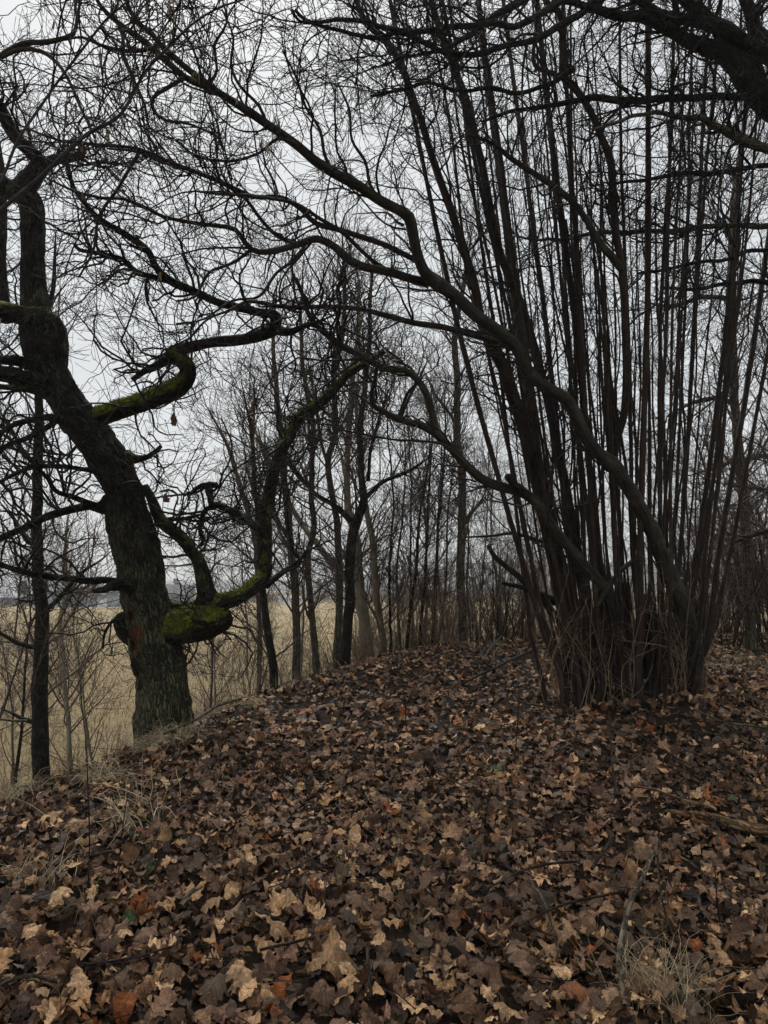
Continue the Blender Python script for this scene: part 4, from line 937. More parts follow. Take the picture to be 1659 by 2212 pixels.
hlimb('1260,1440,18 1200,1100,0.1' if False else '1275,1440,12 1262,1300,11 1240,1150,11 1210,1000,10 1180,850,10 1150,740,10 1125,660,9.5 1099,591,9.5 1077,537,9 1059,448,8.5 1041,358,8.5 1020,269,8 1002,200,8 970,118,7.5 941,36,7 925,-30,6.5', 8.1, 6.9, m='hazel', foot=True)
hlimb('1171,1171,4 1112,1152,3.5 1068,1157,3 1004,1160,2', 7.6, 7.3, m='hazelold', sides=8, lst=hz_thin)
hlimb('1190,1320,9 1171,1295,7 1127,1251,6.5 1092,1222,6 1068,1201,5.5 1055,1178,4.5', 7.7, 7.2, m='hazelold', sides=12, lst=hz_thin)
hlimb('1200,1300,9 1171,1286,7 1127,1269,5 1086,1260,4', 7.7, 7.3, m='deadwood', sides=12, lst=hz_thin, name='broken_stub')
hlimb('1376,1205,5 1340,1235,5 1310,1275,6 1290,1310,5', 7.4, 7.2, m='hazelold', sides=10, lst=hz_thin)

HX = [('905,572,7 898,562,6 826,526,6 741,498,6 683,483,6 647,448,5.5 601,426,5.5 540,422,5 465,387,5 376,354,4.5 294,319,4 200,312,3.5 120,300,2.5 40,270,2', 6.2, 4.8),
      ('700,600,3 600,660,3 560,600,0.1' if False else '-60,500,4.5 0,455,4.5 90,383,4.5 193,286,4.2 258,243,3.6 322,143,3 440,36,2.4 537,0,1.8 600,-40,1.5', 3.2, 3.8),
      ('-60,480,3 0,394,3 72,250,3 161,125,2.5 229,47,2.5 276,7,2 330,-60,2', 3.1, 3.6),
      ('-60,160,7 0,125,6.5 54,97,6 107,93,5.5 161,75,4.5 168,43,3.5 175,0,2.5', 4.4, 4.4),
      ('0,125,4.5 45,108,4.5 90,111,4.5 125,136,4 154,179,3.5 179,243,3.2 204,297,2.5', 4.4, 4.3),
      ('268,60,4 265,118,3.5 279,157,3.5 297,193,3.2 315,229,3 322,272,2.8 337,286,2.2', 4.7, 4.7),
      ('397,168,5 358,193,4.2 333,211,4 333,240,3.8 358,261,3.4 412,269,2.6 480,300,2', 4.9, 4.9),
      ('344,100,5 310,108,4.5 269,111,4.2 215,97,3.8 179,82,3 130,88,2', 4.8, 4.5),
      ('700,300,4 640,335,0.1' if False else '640,312,4 600,300,3.6 560,330,3.2 500,350,3 430,340,2.6 380,300,2', 5.4, 5.0),
      ('719,372,4 700,330,3.6 690,280,3.3 660,230,3 640,170,2.6 610,110,2', 5.6, 5.2),
      ('576,269,4 560,230,3.5 520,190,3.2 500,140,3 505,80,2.5 480,20,2', 5.3, 4.9),
      ('826,437,4 800,400,3.6 790,350,3.4 760,300,3 755,240,2.6 730,180,2', 5.9, 5.5),
      ('448,190,3.6 470,150,3.2 465,100,3 490,50,2.5 480,0,2', 5.0, 4.6),
      ('665,519,4 640,560,3.6 600,590,3.2 560,640,3 500,650,2.6 440,690,2.2 380,700,2', 6.0, 5.4),
      ('540,541,4 500,570,3.6 450,590,3.2 420,640,2.8 380,650,2.2', 5.6, 5.2),
      ('300,330,4 260,400,3.5 215,470,3.2 200,540,2.6 170,600,2', 5.0, 4.9)]
leaners = [c for c in hz_cs]
for tx_, a_, b_ in HX: leaners.append(hlimb(tx_, a_, b_, sides=9, wob=.012, name='branch'))
# straight stems, a fan rising from the stool
FAN = []
bxs = np.concatenate([np.linspace(1170, 1522, 40) + R.normal(0, 9, 40), np.linspace(1200, 1500, 22) + R.normal(0, 10, 22)])
for k, xb in enumerate(bxs):
    u = (xb - 1170) / 350; xb = 1355 + (xb - 1345) * (.84 if R.random() < .85 else 1.02); back = k >= 40
    yb = (np.interp(u, [0, .3, .42, .62, .72, 1], [1470, 1470, 1445, 1450, 1505, 1500]) if not back else 1440) + R.normal(0, 10)
    u = min(max(u, 0), 1); xt = 900 + 770 * u + R.normal(0, 62); xm = xb + (xt - xb) * .56 + R.normal(0, 8)
    pass
    hw = R.choice([3, 4, 5, 6.5, 8, 9], p=[.30, .29, .20, .11, .06, .04]) * R.uniform(.6, .95); top = R.uniform(-500, -150) if hw > 4 else R.uniform(-100, 600)
    y0 = (7.45 if not back else 8.4) + R.normal(0, .15); q = []
    for f_, hf in ((0, 1.2), (.06, 1.08), (.18, 1.0), (.4, .93), (.62, .85), (.8, .72), (1, .55)):
        y = yb + (top - yb) * f_; w = (yb - y) / yb; hf = hf * R.uniform(.93, 1.07)
        x = xb + (xm - xb) * (max(w, 0) / .52) ** .86 if w < .52 else xm + (xt - xm) * (w - .52) / .48
        x = x + R.normal(0, 5 if hw < 4 else 3) * (f_ > 0)
        p, kk = at(x, y, y0 + R.normal(0, .05) - .5 * w * (1 if not back else -.5)); q.append([*p, hw * hf / F * kk])
    q = ground_foot(np.array(q)); 
    hlimb(None, 0, 0, m=['hazel', 'hazel', 'hazelold'][k % 3], arr=q, wob=.006, lump=.07, sides=9, step=.09)
for k in range(26):
    u = R.random(); xb = 1210 + 310 * u + R.normal(0, 12); xt = xb + (890 + 790 * u - xb) * R.uniform(.5, 1.05) + R.normal(0, 60); top = R.uniform(-200, 900); hw = R.uniform(1.6, 3.2); y0 = R.uniform(7.3, 8.3); yb = 1490; q = []
    for f_ in np.linspace(0, 1, 8):
        y = yb + (top - yb) * f_; w = (yb - y) / yb; x = xb + (xt - xb) * max(w, 0) ** .9 + R.normal(0, 7) * (f_ > 0); p, kk = at(x, y, y0 - .5 * w + R.normal(0, .04)); q.append([*p, hw * (1 - .55 * f_) / F * kk])
    hlimb(None, 0, 0, m='hazel', arr=ground_foot(np.array(q)), wob=.02, lump=.05, sides=6, step=.12, lst=hz_thin, name='shoot')
# rotten core of the stool
for k, (x, y, h, t) in enumerate([(1245, 1450, 30, -40), (1290, 1460, 32, -20), (1335, 1455, 34, 10), (1385, 1460, 34, 20), (1430, 1470, 34, 10), (1470, 1475, 30, 25), (1310, 1440, 30, 30), (1410, 1440, 32, -10)]):
    yy = 8.0 + R.normal(0, .12); top = R.uniform(90, 200)
    q = [at(x, y, yy), at(x + t * .3, y - top * .5, yy), at(x + t, y - top, yy)]; q = np.array([[*p, hh / F * kk] for (p, kk), hh in zip(q, (h, h * .8, h * .45))])
    mb = MB(); limb(mb, ground_foot(q, .3), 18, .03, lump=.2, groove=.25); mb.v = [v - hl.astype(np.float32) for v in mb.v]; mb.obj('stump', 'deadwood', hz)
hlimb('1470,1275,14 1490,1290,13 1500,1315,9', 7.4, 7.5, m='hazelold', sides=12, lst=[], name='broken_stub', label='pale sawn stub')
mb = MB()
pl = [dict(n=400, l0=.3, l1=1.2, ang=(18, 55), M_=9, wander=.15, up=.06, ratio=.55, rmax=.011, tip=.003, tmin=.35, curve=.04, sides=4),
      dict(n=2500, l0=.2, l1=.75, ang=(25, 60), M_=6, wander=.13, up=.04, ratio=.6, rmax=.0045, tip=.002),
      dict(n=4600, l0=.08, l1=.3, ang=(25, 60), M_=3, wander=.14, up=.03, ratio=.7, rmax=.0025, tip=.0013)]
hp = tree_twigs(mb, hz_cs, pl); hp += tree_twigs(mb, leaners, [dict(n=470, l0=.4, l1=1.5, ang=(30, 80), M_=10, wander=.27, up=.05, ratio=.6, rmax=.011, tip=.0035, tmin=.2, curve=.05, sides=4), dict(n=2700, l0=.2, l1=.7, ang=(30, 70), M_=6, wander=.26, up=.04, ratio=.6, rmax=.0045, tip=.002), dict(n=7000, l0=.07, l1=.26, ang=(30, 70), M_=3, wander=.24, up=.03, ratio=.7, rmax=.0025, tip=.0013)]); tree_twigs(mb, hz_thin, [dict(n=330, l0=.1, l1=.5, ang=(30, 70), M_=5, wander=.2, up=.02, ratio=.7, rmax=.005, tip=.0015)])
# long twigs hanging over the top left, from limbs reaching overhead
mb.v = [v - hl.astype(np.float32) for v in mb.v]; tag(mb.obj('twigs', 'hazeltwig', hz), kind='stuff')
# low shoots round the foot
lo = []
for k in range(46):
    p, kk = at(R.uniform(1150, 1540), R.uniform(1440, 1500), R.uniform(7.1, 7.6)); z = G1(p[0], p[1])
    lo.append(np.array([[p[0], p[1], z - .05, .004], [p[0] + R.normal(0, .06), p[1], z + R.uniform(.2, .5), .0035], [p[0] + R.normal(0, .2), p[1] - .1, z + R.uniform(.6, 1.4), .002]]))
mb = MB(); lc = [limb(mb, q, 5, .08, wob=.02)[0] for q in lo]; tree_twigs(mb, lc, [dict(n=260, l0=.1, l1=.45, ang=(30, 75), M_=5, wander=.2, up=.02, ratio=.8, rmax=.003, tip=.0012)])
mb.v = [v - hl.astype(np.float32) for v in mb.v]; tag(mb.obj('basal_shoots', 'shrubtwig', hz), kind='stuff')

# ---- catkins, hanging from hazel twigs
def catkin_mesh():
    mb = MB(); K = 8; t = np.linspace(0, 1, K); P = np.stack([.002 * np.sin(t * 3), t * 0, -t * .05], -1)[None]; r = (.0034 * np.sin(np.pi * np.clip(t, .06, .97)) ** .4 * (1 + .12 * np.sin(t * 40)))[None]
    batch(mb, P, r, 6); me = mb.mesh('catkin'); me.materials.append(M['catkin']); return me
cme = catkin_mesh()
tips = np.concatenate([a[:, -1] for a, b in hp[1:]]); tx, ty, td = to_px(tips)
m = (td > 2.5) & (((tx > 100) & (tx < 640) & (ty > 0) & (ty < 620)) | ((tx > 640) & (tx < 1659) & (ty > 0) & (ty < 400) & (R.random(len(tx)) < .05)))
ids = np.nonzero(m)[0]; R.shuffle(ids)
for k in ids[:85]:
    for q in range(R.integers(1, 4)):
        o = link('catkin', cme, hz); o.location = tips[k] - hl + R.normal(0, .006, 3) * np.array([1, 1, .2]); o.rotation_euler = (R.normal(0, .12), R.normal(0, .12), R.uniform(0, 6)); s = R.uniform(.8, 1.3); o.scale = (1.5, 1.5, 1.4 * s)

# ---- the great oak off to the right
ro = empty('oak_tree', (5.2, 7.6, .3), label='spreading dark oak whose heavy limbs reach in from the upper right', cat='tree'); rl = np.array(ro.location); ro_cs = []
def rlimb(pr, name='limb', sides=18, m='darktree', lump=.08, groove=.1, step=.06, wob=.035, keep_=True, label=None):
    mb = MB(); c, *_ = limb(mb, pr, sides, step, wob=wob, lump=lump, groove=groove); mb.v = [v - rl.astype(np.float32) for v in mb.v]; o = mb.obj(name, m, ro)
    if keep_: ro_cs.append(c)
    if label: o['label'] = label
    return c
rlimb(np.array([[5.2, 7.6, 0, .34], [5.15, 7.6, 1.2, .3], [5.1, 7.5, 2.8, .28], [4.9, 7.3, 4.3, .27], [4.75, 7.2, 5.4, .22], [4.7, 7.3, 6.6, .16], [4.9, 7.4, 8.5, .08]]), 'trunk', 32, keep_=False)
def rt(txt, y0, y1, **k): 
    pr = trace(txt, y0, y1); rlimb(pr, **k)
rt('1900,330,40 1780,290,36 1659,215,30 1620,179,28 1595,138,24 1548,105,20 1495,93,16 1459,72,14 1405,43,12 1369,29,12 1334,32,11 1301,27,10 1266,11,8 1220,5,6 1180,-10,5', 7.2, 5.6)
rt('1850,250,24 1720,170,20 1659,118,18 1638,100,16 1602,86,15 1566,64,14 1513,50,13 1459,36,11 1423,18,10 1387,0,9 1340,-40,7', 7.1, 5.6)
rt('1860,200,20 1750,160,18 1690,125,16 1650,75,16 1625,30,14 1613,0,13 1590,-60,10', 7.2, 6.2)
rt('1640,170,16 1595,86,18 1560,62,17 1531,47,15 1495,18,14 1473,0,13 1430,-40,9', 6.6, 6.0)
rt('1850,215,14 1740,205,10 1659,204,8.5 1566,204,8 1495,211,8 1423,215,8 1351,218,8 1280,214,7 1220,222,6 1160,235,5 1100,240,4 1040,262,3', 7.2, 6.1)
rt('1860,400,16 1740,345,12 1659,322,10 1602,304,10 1548,276,9 1513,255,7 1459,247,6 1405,247,5 1340,262,4 1280,280,3', 7.2, 6.2, m='grey')
rt('1850,370,10 1730,360,7 1659,358,6 1566,369,6 1477,380,5 1400,392,4 1320,400,3', 7.4, 6.6)
rt('1850,520,12 1740,490,8 1659,487,7 1566,487,6 1459,494,6 1351,501,5.5 1280,505,4.5 1200,520,3.5 1120,510,2.5', 7.5, 7.2, m='grey')
rt('1850,600,10 1750,560,7 1659,540,5 1560,560,4.5 1460,575,4 1380,590,3', 7.6, 7.4)
rt('1850,690,12 1740,640,8 1659,610,6 1580,610,5 1500,625,4 1430,620,3', 7.6, 8)
rt('1900,80,20 1600,-40,18 1300,-60,14 1100,10,9 1060,40,7 1010,80,6 960,108,5 900,118,4 830,140,3', 7.2, 5.4)
rt('1400,-70,10 1240,40,8 1200,62,7.5 1148,88,7 1100,98,6.5 1023,118,6.5 970,112,6 900,82,5.5 850,76,5 800,90,4.5 740,68,4 700,58,4 660,40,4 640,20,3.5', 6.0, 5.0)
rt('1300,-80,9 1200,10,8 1120,55,7 1060,52,6.5 1000,60,6.5 930,66,6 880,68,6 820,58,5.5 770,45,5 720,42,4.5 690,46,4 645,45,3.5 630,20,3', 5.8, 4.9)
rt('1240,150,6 1180,180,5 1120,200,5 1060,190,4.5 1000,200,4 920,180,4 860,200,3.5 800,208,3', 6.2, 5.6)
mb = MB()
tree_twigs(mb, ro_cs, [dict(n=240, l0=.5, l1=1.6, ang=(30, 80), M_=10, wander=.24, up=.03, ratio=.5, rmax=.018, tip=.004, tmin=.25, curve=.06, sides=5),
                       dict(n=2000, l0=.25, l1=.8, ang=(35, 75), M_=6, wander=.22, up=.03, ratio=.6, rmax=.006, tip=.0022),
                       dict(n=6500, l0=.08, l1=.3, ang=(30, 65), M_=3, wander=.2, up=.04, ratio=.7, rmax=.003, tip=.0014)])
mb.v = [v - rl.astype(np.float32) for v in mb.v]; tag(mb.obj('twigs', 'oaktwig', ro), kind='stuff')

# ---- traced trees on the far side of the crest
def traced_tree(lab, parts, Y, m='grey', n1=40, name='slim_tree', tw='saptwig', up=.10, grp='slim trees behind the crest', wl=1.0, l1=1.6, cat='tree', side=9, n2=5, n3=4):
    """parts: list of (text, kind); the first is the trunk"""
    pr = ground_foot(trace(parts[0], Y)); b = pr[0, :3].copy(); b[2] += .25
    e = empty(name, b, label=lab, cat=cat, group=grp); cs = []
    for k, tx_ in enumerate(parts):
        q = (pr if k == 0 else trace(tx_, Y, Y + R.normal(0, .5))).copy(); q[-1, 3] *= .3
        mb = MB(); c, *_ = limb(mb, q, 12 if k == 0 else 8, .12, wob=.02, lump=.07); cs.append(c)
        mb.v = [v - b.astype(np.float32) for v in mb.v]; mb.obj('trunk' if k == 0 else 'branch', m, e)
    mb = MB(); tree_twigs(mb, cs, [dict(n=n1, l0=.5 * wl, l1=l1 * wl, ang=(25, 65), M_=8, wander=.13, up=up, ratio=.5, rmax=.016, tip=.004, tmin=.15, curve=.04, sides=4),
                                   dict(n=n1 * n2, l0=.25 * wl, l1=.9 * wl, ang=(25, 60), M_=6, wander=.14, up=up * .6, ratio=.6, rmax=.007, tip=.003),
                                   dict(n=n1 * n2 * n3, l0=.1 * wl, l1=.42 * wl, ang=(25, 60), M_=3, wander=.14, up=.03, ratio=.7, rmax=.0035, tip=.0018)])
    mb.v = [v - b.astype(np.float32) for v in mb.v]; tag(mb.obj('twigs', tw, e), kind='stuff'); return e
traced_tree('dark left trunk of the close pair in the row behind the crest', ['726,1440,9 733,1311,8 730,1167,7.5 719,1078,7 708,1006,6.5 723,935,6.5 723,809,6 741,702,5 745,600,4 738,480,3', '708,1006,4 690,940,3.5 680,860,3 660,760,2.5'], 12.0, 'grey', 55)
traced_tree('rough black forked trunk, right one of the close pair', ['744,1430,12 755,1311,11 755,1221,11 762,1150,11 773,1114,10 787,1078,9 780,1024,7 778,935,6.5 787,845,6 798,738,5 800,640,4 810,540,3', '787,1078,6 826,1042,4.5 880,1017,4 934,985,3', '758,1125,7 726,1096,6 683,1067,5 640,1024,4.5 619,988,4 590,930,3', '795,1040,4 800,980,4 820,900,3.5 850,820,3'], 11.6, 'darktree', 80)
traced_tree('pale smooth-barked tree just right of the black forked trunk', ['795,1420,16 785,1330,13 777,1275,11 771,1167,9 755,1114,8 748,1024,7 755,917,6.5 762,809,6 775,700,5 770,560,3.5', '752,1060,4 735,980,3.5 700,900,3'], 14.0, 'pale', 60)
traced_tree('slender leaning pale trunk right of the pale smooth tree', ['828,1400,8 812,1275,7.5 805,1167,7 794,1114,6 780,1000,5 770,900,4 775,780,3'], 13.4, 'pale', 45)
traced_tree('straight mossy-brown single trunk left of the hazel clump', ['1002,1392,10 995,1239,9.5 998,1132,9 998,1024,8.5 988,953,8.5 988,845,7.5 982,756,7 984,720,6 1000,620,5 1020,500,4', '992,960,4 975,900,3 940,850,3 915,800,2.5', '996,1130,3 1040,1080,2.5 1060,1020,2'], 12.4, 'grey', 60)
traced_tree('slim dark tree third from the close pair towards the oak', ['682,1450,8 673,1311,7 665,1203,7 676,1150,6.5 673,1042,6 676,917,5.5 658,827,4.5 650,700,4 655,560,3'], 11.5, 'grey', 50)
traced_tree('slim brown tree left of the slim dark tree', ['640,1460,9 640,1311,8.5 626,1167,8 615,1042,7 608,953,6.5 600,860,5 590,740,4 600,600,3', '626,1170,4 600,1120,3.5 575,1060,3'], 11.2, 'grey', 55)
traced_tree('crooked dark tree nearest the right limb of the mossy oak', ['590,1460,9 580,1380,8.5 574,1330,8 565,1240,7 560,1160,6 550,1060,5 545,950,4 520,820,3'], 10.5, 'darktree', 50)
traced_tree('slanting pale trunk crossing behind the close pair', ['790,1390,6 751,1257,6.5 712,1210,6.5 676,1164,6 640,1114,5.5 612,1060,5 570,980,4 540,900,3'], 15.0, 'pale', 40)
traced_tree('thin slanting tree behind the crooked dark tree', ['560,1380,5 552,1180,5.5 530,1090,5 510,1020,4.5 490,960,4 450,880,3'], 15.0, 'grey', 40)
traced_tree('thin dark tree left of the mossy oak', ['88,1700,18 88,1560,17 88,1454,16 88,1347,14 84,1257,12.5 80,1167,12 80,1060,11 82,953,10 84,863,9 92,780,8 100,700,6 115,600,4.5 120,500,3.5', '86,1180,6 60,1170,5 30,1120,4 0,1085,4', '84,1010,5 55,985,4 20,920,3.5 0,890,3', '88,1400,6 40,1390,5 0,1370,4 -60,1360,3', '90,1560,6 50,1555,5 0,1530,4', '88,1330,6 130,1290,5 175,1240,4 240,1190,3'], 8.4, 'darktree', 60, grp='trees on the left slope', wl=.9)
traced_tree('pale slim tree with ascending forks between thin tree and oak', ['150,1640,5 140,1480,5 128,1360,5 140,1300,4.5 144,1240,4 140,1180,3.5 150,1090,3', '128,1370,4 165,1310,3.5 200,1270,3 240,1235,2.5'], 11.0, 'pale', 30, grp='trees on the left slope')
traced_tree('ivy-dark trunk seen through the thicket right of the hazel', ['1622,1460,13 1616,1250,11 1610,1122,11 1596,976,10 1585,829,9.5 1580,700,9 1578,600,8 1585,450,7 1600,300,5', '1590,880,6 1560,860,5 1500,870,4 1440,900,3', '1600,1000,7 1640,985,6 1700,1000,5', '1585,650,6 1530,640,5 1450,660,4 1380,650,3', '1598,980,6 1550,1010,4 1480,1030,3'], 11.0, 'grey', 90, grp='trees behind the hazel', l1=2.0)
traced_tree('greenish forked branch tree at the right edge of the thicket', ['1700,1420,14 1690,1250,12 1659,1140,9 1640,1160,0.2' if False else '1720,1430,14 1700,1300,12 1690,1200,11 1680,1050,9 1670,900,7 1660,700,5', '1690,1180,8 1659,1145,7 1620,1155,6.5 1590,1165,6 1560,1185,4', '1685,1080,6 1650,1060,5 1600,1050,4 1560,1045,3'], 9.5, 'grey', 60, grp='trees behind the hazel')
ordn = ['first', 'second', 'third', 'fourth', 'fifth', 'sixth', 'seventh', 'eighth', 'ninth', 'tenth', 'eleventh', 'twelfth', 'thirteenth', 'fourteenth', 'fifteenth', 'sixteenth', 'seventeenth', 'eighteenth', 'nineteenth', 'twentieth']
thin = [(845, 1385, 850, 1080, 4, 12.6), (866, 1380, 872, 1100, 3.5, 13), (877, 1380, 905, 1130, 5, 12.4), (893, 1380, 888, 1090, 3.5, 13.2), (905, 1380, 925, 1100, 4.5, 12.5), (918, 1385, 912, 1060, 3, 14),
        (934, 1385, 948, 1120, 5.5, 12.6), (946, 1385, 968, 1100, 3.5, 13.4), (962, 1385, 945, 1120, 3.5, 14), (1020, 1385, 1012, 1150, 3, 13.2), (1035, 1385, 1050, 1150, 2.5, 13.6), (1080, 1380, 1060, 1140, 3, 14)]
for k, (x0, y0, x1, y1, h, Y) in enumerate(thin):
    mx_ = (x0 + x1) / 2 + R.normal(0, 6); x2 = x1 + (x1 - x0) * .6 + R.normal(0, 12)
    traced_tree(f'{ordn[k]} thin red-brown sapling counted from the pale trunks towards the hazel', [f'{x0},{y0+20},{h*.8} {mx_},{(y0+y1)/2},{h*.7} {x1},{y1},{h*.55} {x2},{y1-160},{h*.4} {x2+R.normal(0,15)},{y1-330},{h*.28}'], Y, ['darktree', 'grey'][k % 2], 26, 'sapling', grp='saplings behind the crest', l1=1.1, cat='sapling', n3=3)

# ---- prototypes of saplings and shrubs, copied
def proto_tree(H, n1, kind, m, tw, lean=.1):
    e = bpy.data.objects.new(kind, None); cs = []
    p = np.array([0, 0, -.3]); d = norm(np.array([R.normal(0, lean), R.normal(0, lean), 1])); q = []
    for k in range(9):
        q.append([*p, .008 * H ** .9 * (1 - k / 8.02) + .002]); p = p + d * (H + .3) / 8; d = norm(d + np.array([*R.normal(0, .08, 2), .05]))
    mb = MB(); c, *_ = limb(mb, np.array(q), 7, .2, wob=.02); me1 = mb.mesh('trunk'); me1.materials.append(M[m])
    mb = MB(); tree_twigs(mb, [c], [dict(n=n1, l0=.14 * H, l1=.34 * H, ang=(25, 55), M_=8, wander=.11, up=.08, ratio=.55, rmax=.014, tip=.004, tmin=.18, curve=.03, sides=4),
                                   dict(n=n1 * 5, l0=.05 * H, l1=.17 * H, ang=(25, 55), M_=5, wander=.12, up=.05, ratio=.6, rmax=.006, tip=.003),
                                   dict(n=n1 * 20, l0=.025 * H, l1=.08 * H, ang=(25, 55), M_=3, wander=.12, up=.04, ratio=.7, rmax=.0035, tip=.002)], clear=0)
    me2 = mb.mesh('twigs'); me2.materials.append(M[tw]); return (('trunk', me1), ('twigs', me2))
def proto_shrub(H, ns, tw, m='shrubtwig', spread=.25, nt_=1.0):
    cs = []; mb = MB()
    for k in range(ns):
        a = R.uniform(0, 6.28); b = np.array([math.cos(a), math.sin(a), 0]) * spread * R.random() ** .5; d = norm(np.array([math.cos(a) * .25, math.sin(a) * .25, 1]) + R.normal(0, .13, 3)); h = H * R.uniform(.55, 1); p = b + np.array([0, 0, -.2]); q = []
        for j in range(6): q.append([*p, .010 * (1 - j / 5.6) + .003]); p = p + d * h / 5; d = norm(d + R.normal(0, .09, 3))
        c, *_ = limb(mb, np.array(q), 5, .18, wob=.02); cs.append(c)
    me1 = mb.mesh('stems'); me1.materials.append(M[m]); mb = MB()
    tree_twigs(mb, cs, [dict(n=int(ns * 7 * nt_), l0=.2, l1=.28 * H + .2, ang=(20, 60), M_=6, wander=.14, up=.06, ratio=.6, rmax=.006, tip=.003, tmin=.15),
                        dict(n=int(ns * 26 * nt_), l0=.1, l1=.12 * H + .15, ang=(25, 60), M_=3, wander=.14, up=.04, ratio=.7, rmax=.0035, tip=.002)], clear=0)
    me2 = mb.mesh('twigs'); me2.materials.append(M[tw]); return (('stems', me1), ('twigs', me2))
def plant(protos, name, pts, labf, cat, grp, smin=.8, smax=1.2):
    pts = sorted(pts, key=lambda p: p[0] / p[1]); n = len(pts)
    for k, (x, y) in enumerate(pts):
        pr = protos[R.integers(len(protos))]; s = R.uniform(smin, smax); z = float(GF(np.array([x]), np.array([y]))[0])
        e = empty(name, (x, y, z), label=labf(k, n, x, y), cat=cat, group=grp); e.rotation_euler.z = R.uniform(0, 6.28); e.scale = (s, s, s)
        for nm_, me in pr:
            o = link(nm_, me, e)
            if nm_ == 'twigs': o['kind'] = 'stuff'
sap = [proto_tree(R.uniform(5.5, 8), 30, 'sapling', m, 'saptwig') for m in ('grey', 'darktree', 'pale', 'grey', 'darktree', 'grey')]
tall = [proto_tree(R.uniform(9.5, 12), 38, 'tree', m, 'saptwig', .06) for m in ('grey', 'darktree', 'grey', 'pale')]
shr = [proto_shrub(R.uniform(1.8, 2.8), 12, 'shrubtwig', nt_=.7) for _ in range(4)]
shr_r = [proto_shrub(R.uniform(2.4, 3.8), 14, 'saptwig', 'hazel', .3, 1.2) for _ in range(4)]
def num(k):
    tens = ['', '', 'twenty', 'thirty', 'forty', 'fifty', 'sixty']
    if k < 20: return ordn[k]
    t, u = divmod(k + 1, 10); return (tens[t] + ('-' + ordn[u - 1] if u else 'th')) if u else {2: 'twentieth', 3: 'thirtieth', 4: 'fortieth', 5: 'fiftieth', 6: 'sixtieth'}[t]
def line(n, a0, a1, y0, y1, smin=.9):
    o = []
    while len(o) < n:
        y = R.uniform(y0, y1); px = R.uniform(a0, a1); x = (px - CX) / F * y
        if crest_s(np.array([x]), np.array([y]))[0] > smin: o.append((x, y))
    return o
plant(tall, 'bare_tree', line(6, 480, 1150, 22, 40), lambda k, n, x, y: f'{num(k)} tall bare tree from the mossy oak in the misty wood behind the crest', 'tree', 'tall bare trees behind the crest', .8, 1.15)
plant(sap, 'sapling', line(9, 540, 1180, 15, 24), lambda k, n, x, y: f'{num(k)} multi-twigged sapling from the oak side just behind the crest', 'sapling', 'saplings just behind the crest', .6, 1.0)
plant(tall, 'bare_tree', line(5, 1180, 1560, 18, 28, 1.2), lambda k, n, x, y: f'{num(k)} tall bare tree seen between the hazel stems', 'tree', 'tall bare trees behind the hazel', .8, 1.1)
plant(tall[:2] + sap[:2], 'bare_tree', [(x, y) for x, y in ((6.2, 12.0), (7.0, 13.4), (6.6, 15.5), (8.4, 14.5), (9.3, 17), (7.6, 17.5))], lambda k, n, x, y: f'{num(k)} slim bare tree in the thicket right of the hazel', 'tree', 'slim trees in the right thicket', .7, 1.1)
plant(shr_r, 'thicket_shrub', [( (R.uniform(1500, 1730) - CX) / F * y, y) for y in np.r_[np.linspace(11, 14.5, 13), np.linspace(15, 20, 8)]], lambda k, n, x, y: f'{num(k)} dense brown thicket shrub right of the hazel', 'shrub', 'thicket shrubs at the right', .8, 1.2)
plant(shr_r, 'thicket_shrub', line(16, 1080, 1500, 13.5, 18, .6), lambda k, n, x, y: f'{num(k)} brown shrub low behind the hazel stems', 'shrub', 'shrubs behind the hazel', .6, .9)
plant(shr + shr_r[:1], 'thicket_shrub', line(18, 560, 1180, 13.5, 19, .9) + line(44, 640, 1220, 12.2, 16, .3), lambda k, n, x, y: f'{num(k)} twiggy brown shrub from the oak side under the slim trees', 'shrub', 'shrubs under the slim trees', .55, .95)
plant(shr, 'slope_shrub', line(13, -40, 620, 8.5, 17, 1.2), lambda k, n, x, y: f'{num(k)} thin tan shrub from the left edge on the slope by the oak', 'shrub', 'tan shrubs on the left slope', .75, 1.15)
plant(sap[:3], 'sapling', line(7, 150, 600, 11, 19, 2), lambda k, n, x, y: f'{num(k)} slim sapling from the left on the slope behind the oak', 'sapling', 'saplings on the left slope', .5, .8)
plant(sap[:4], 'sapling', line(4, -60, 70, 12, 18, 2), lambda k, n, x, y: f'{num(k)} slim sapling at the far left beyond the thin tree', 'sapling', 'saplings at the far left', .6, .9)
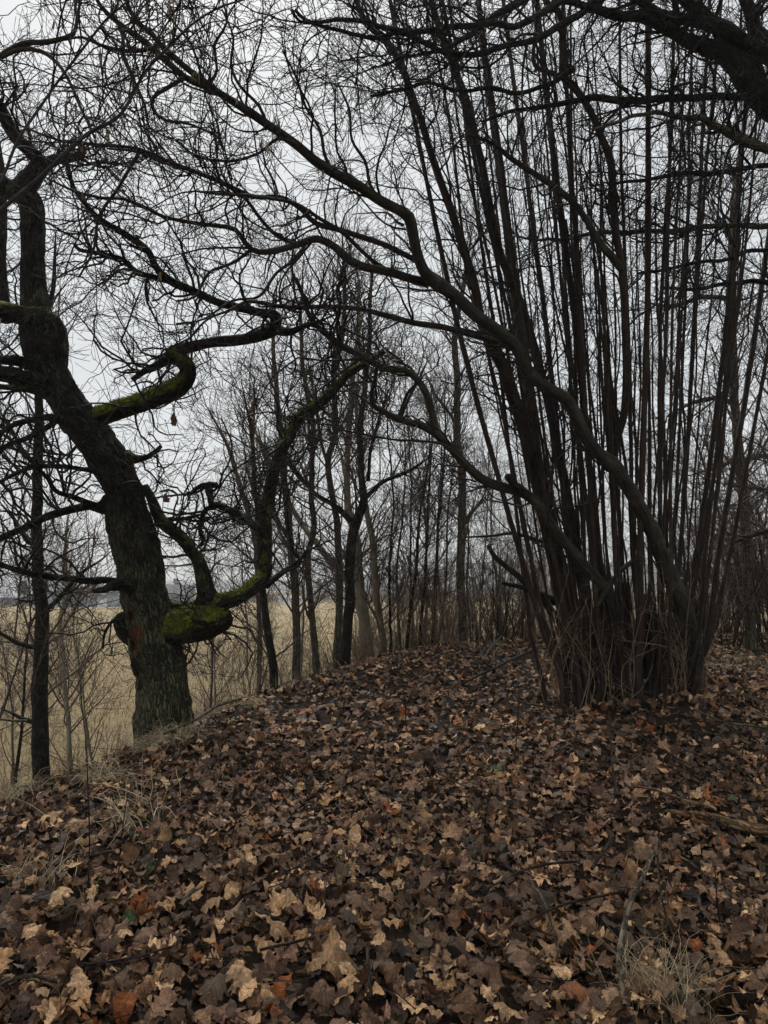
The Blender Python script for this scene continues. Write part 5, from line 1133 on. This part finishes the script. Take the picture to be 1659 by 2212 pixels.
mb = MB(); n = 5200; px = R.uniform(520, 1560, n); Yb = R.uniform(13.2, 19, n); X = (px - CX) / F * Yb; m_ = crest_s(X, Yb) > .5; X, Yb = X[m_], Yb[m_]; n = len(X)
Z = GF(X, Yb); Hs = R.uniform(.5, 2.1, n); D = norm(np.stack([R.normal(0, .25, n), R.normal(0, .2, n), np.ones(n)], -1)); p = np.stack([X, Yb, Z - .05], -1); pts = [p]
for k in range(3): p = p + D * (Hs / 3)[:, None]; pts.append(p); D = norm(D + R.normal(0, .16, (n, 3)))
batch(mb, np.stack(pts, 1), R.uniform(.0025, .005, n)[:, None] * np.linspace(1, .5, 4)[None], 3); tag(mb.obj('undergrowth', 'shrubtwig'), 'brushy brown undergrowth of thin stems behind the crest', kind='stuff')
# far field-edge hedge: a wood that reads as one mass
mb = MB(); n = 6000; t = R.random(n); px = R.uniform(430, 1700, n); Yh = 215 + 30 * R.random(n); X = (px - CX) / F * Yh; Hh = (2.5 + 4.5 * fbm(X * .09, X * 0, X * 0, 3)) * np.clip((px - 430) / 200, .25, 1)
P0 = np.stack([X, Yh, np.full(n, FIELD_Z) + Hh * R.uniform(0, .6, n)], -1); D = np.stack([R.normal(0, .8, n), R.normal(0, .5, n), R.uniform(.3, 1, n) * Hh * .45], -1)
batch(mb, np.stack([P0, P0 + D], 1), np.tile([.08, .03], (n, 1)), 3); tag(mb.obj('far_hedge', 'woods', smooth=False), 'misty bare hedge and wood along the far edge of the field', kind='stuff')

# ================================================================== HAZE
mb = MB(); box(mb, -1500, 1500, -60, 1800, FIELD_Z - 1.5, 62)
hm = bpy.data.materials.new('mist'); hm.use_nodes = True; t = hm.node_tree; t.nodes.clear()
oo = t.nodes.new('ShaderNodeOutputMaterial'); pv = t.nodes.new('ShaderNodeVolumePrincipled'); pv.inputs['Color'].default_value = (.93, .97, 1, 1); pv.inputs['Density'].default_value = .0009; pv.inputs['Anisotropy'].default_value = .2
t.links.new(pv.outputs[0], oo.inputs['Volume'])
hz_o = mb.obj('haze', hm, smooth=False); tag(hz_o, 'thin winter mist over the field', kind='stuff')
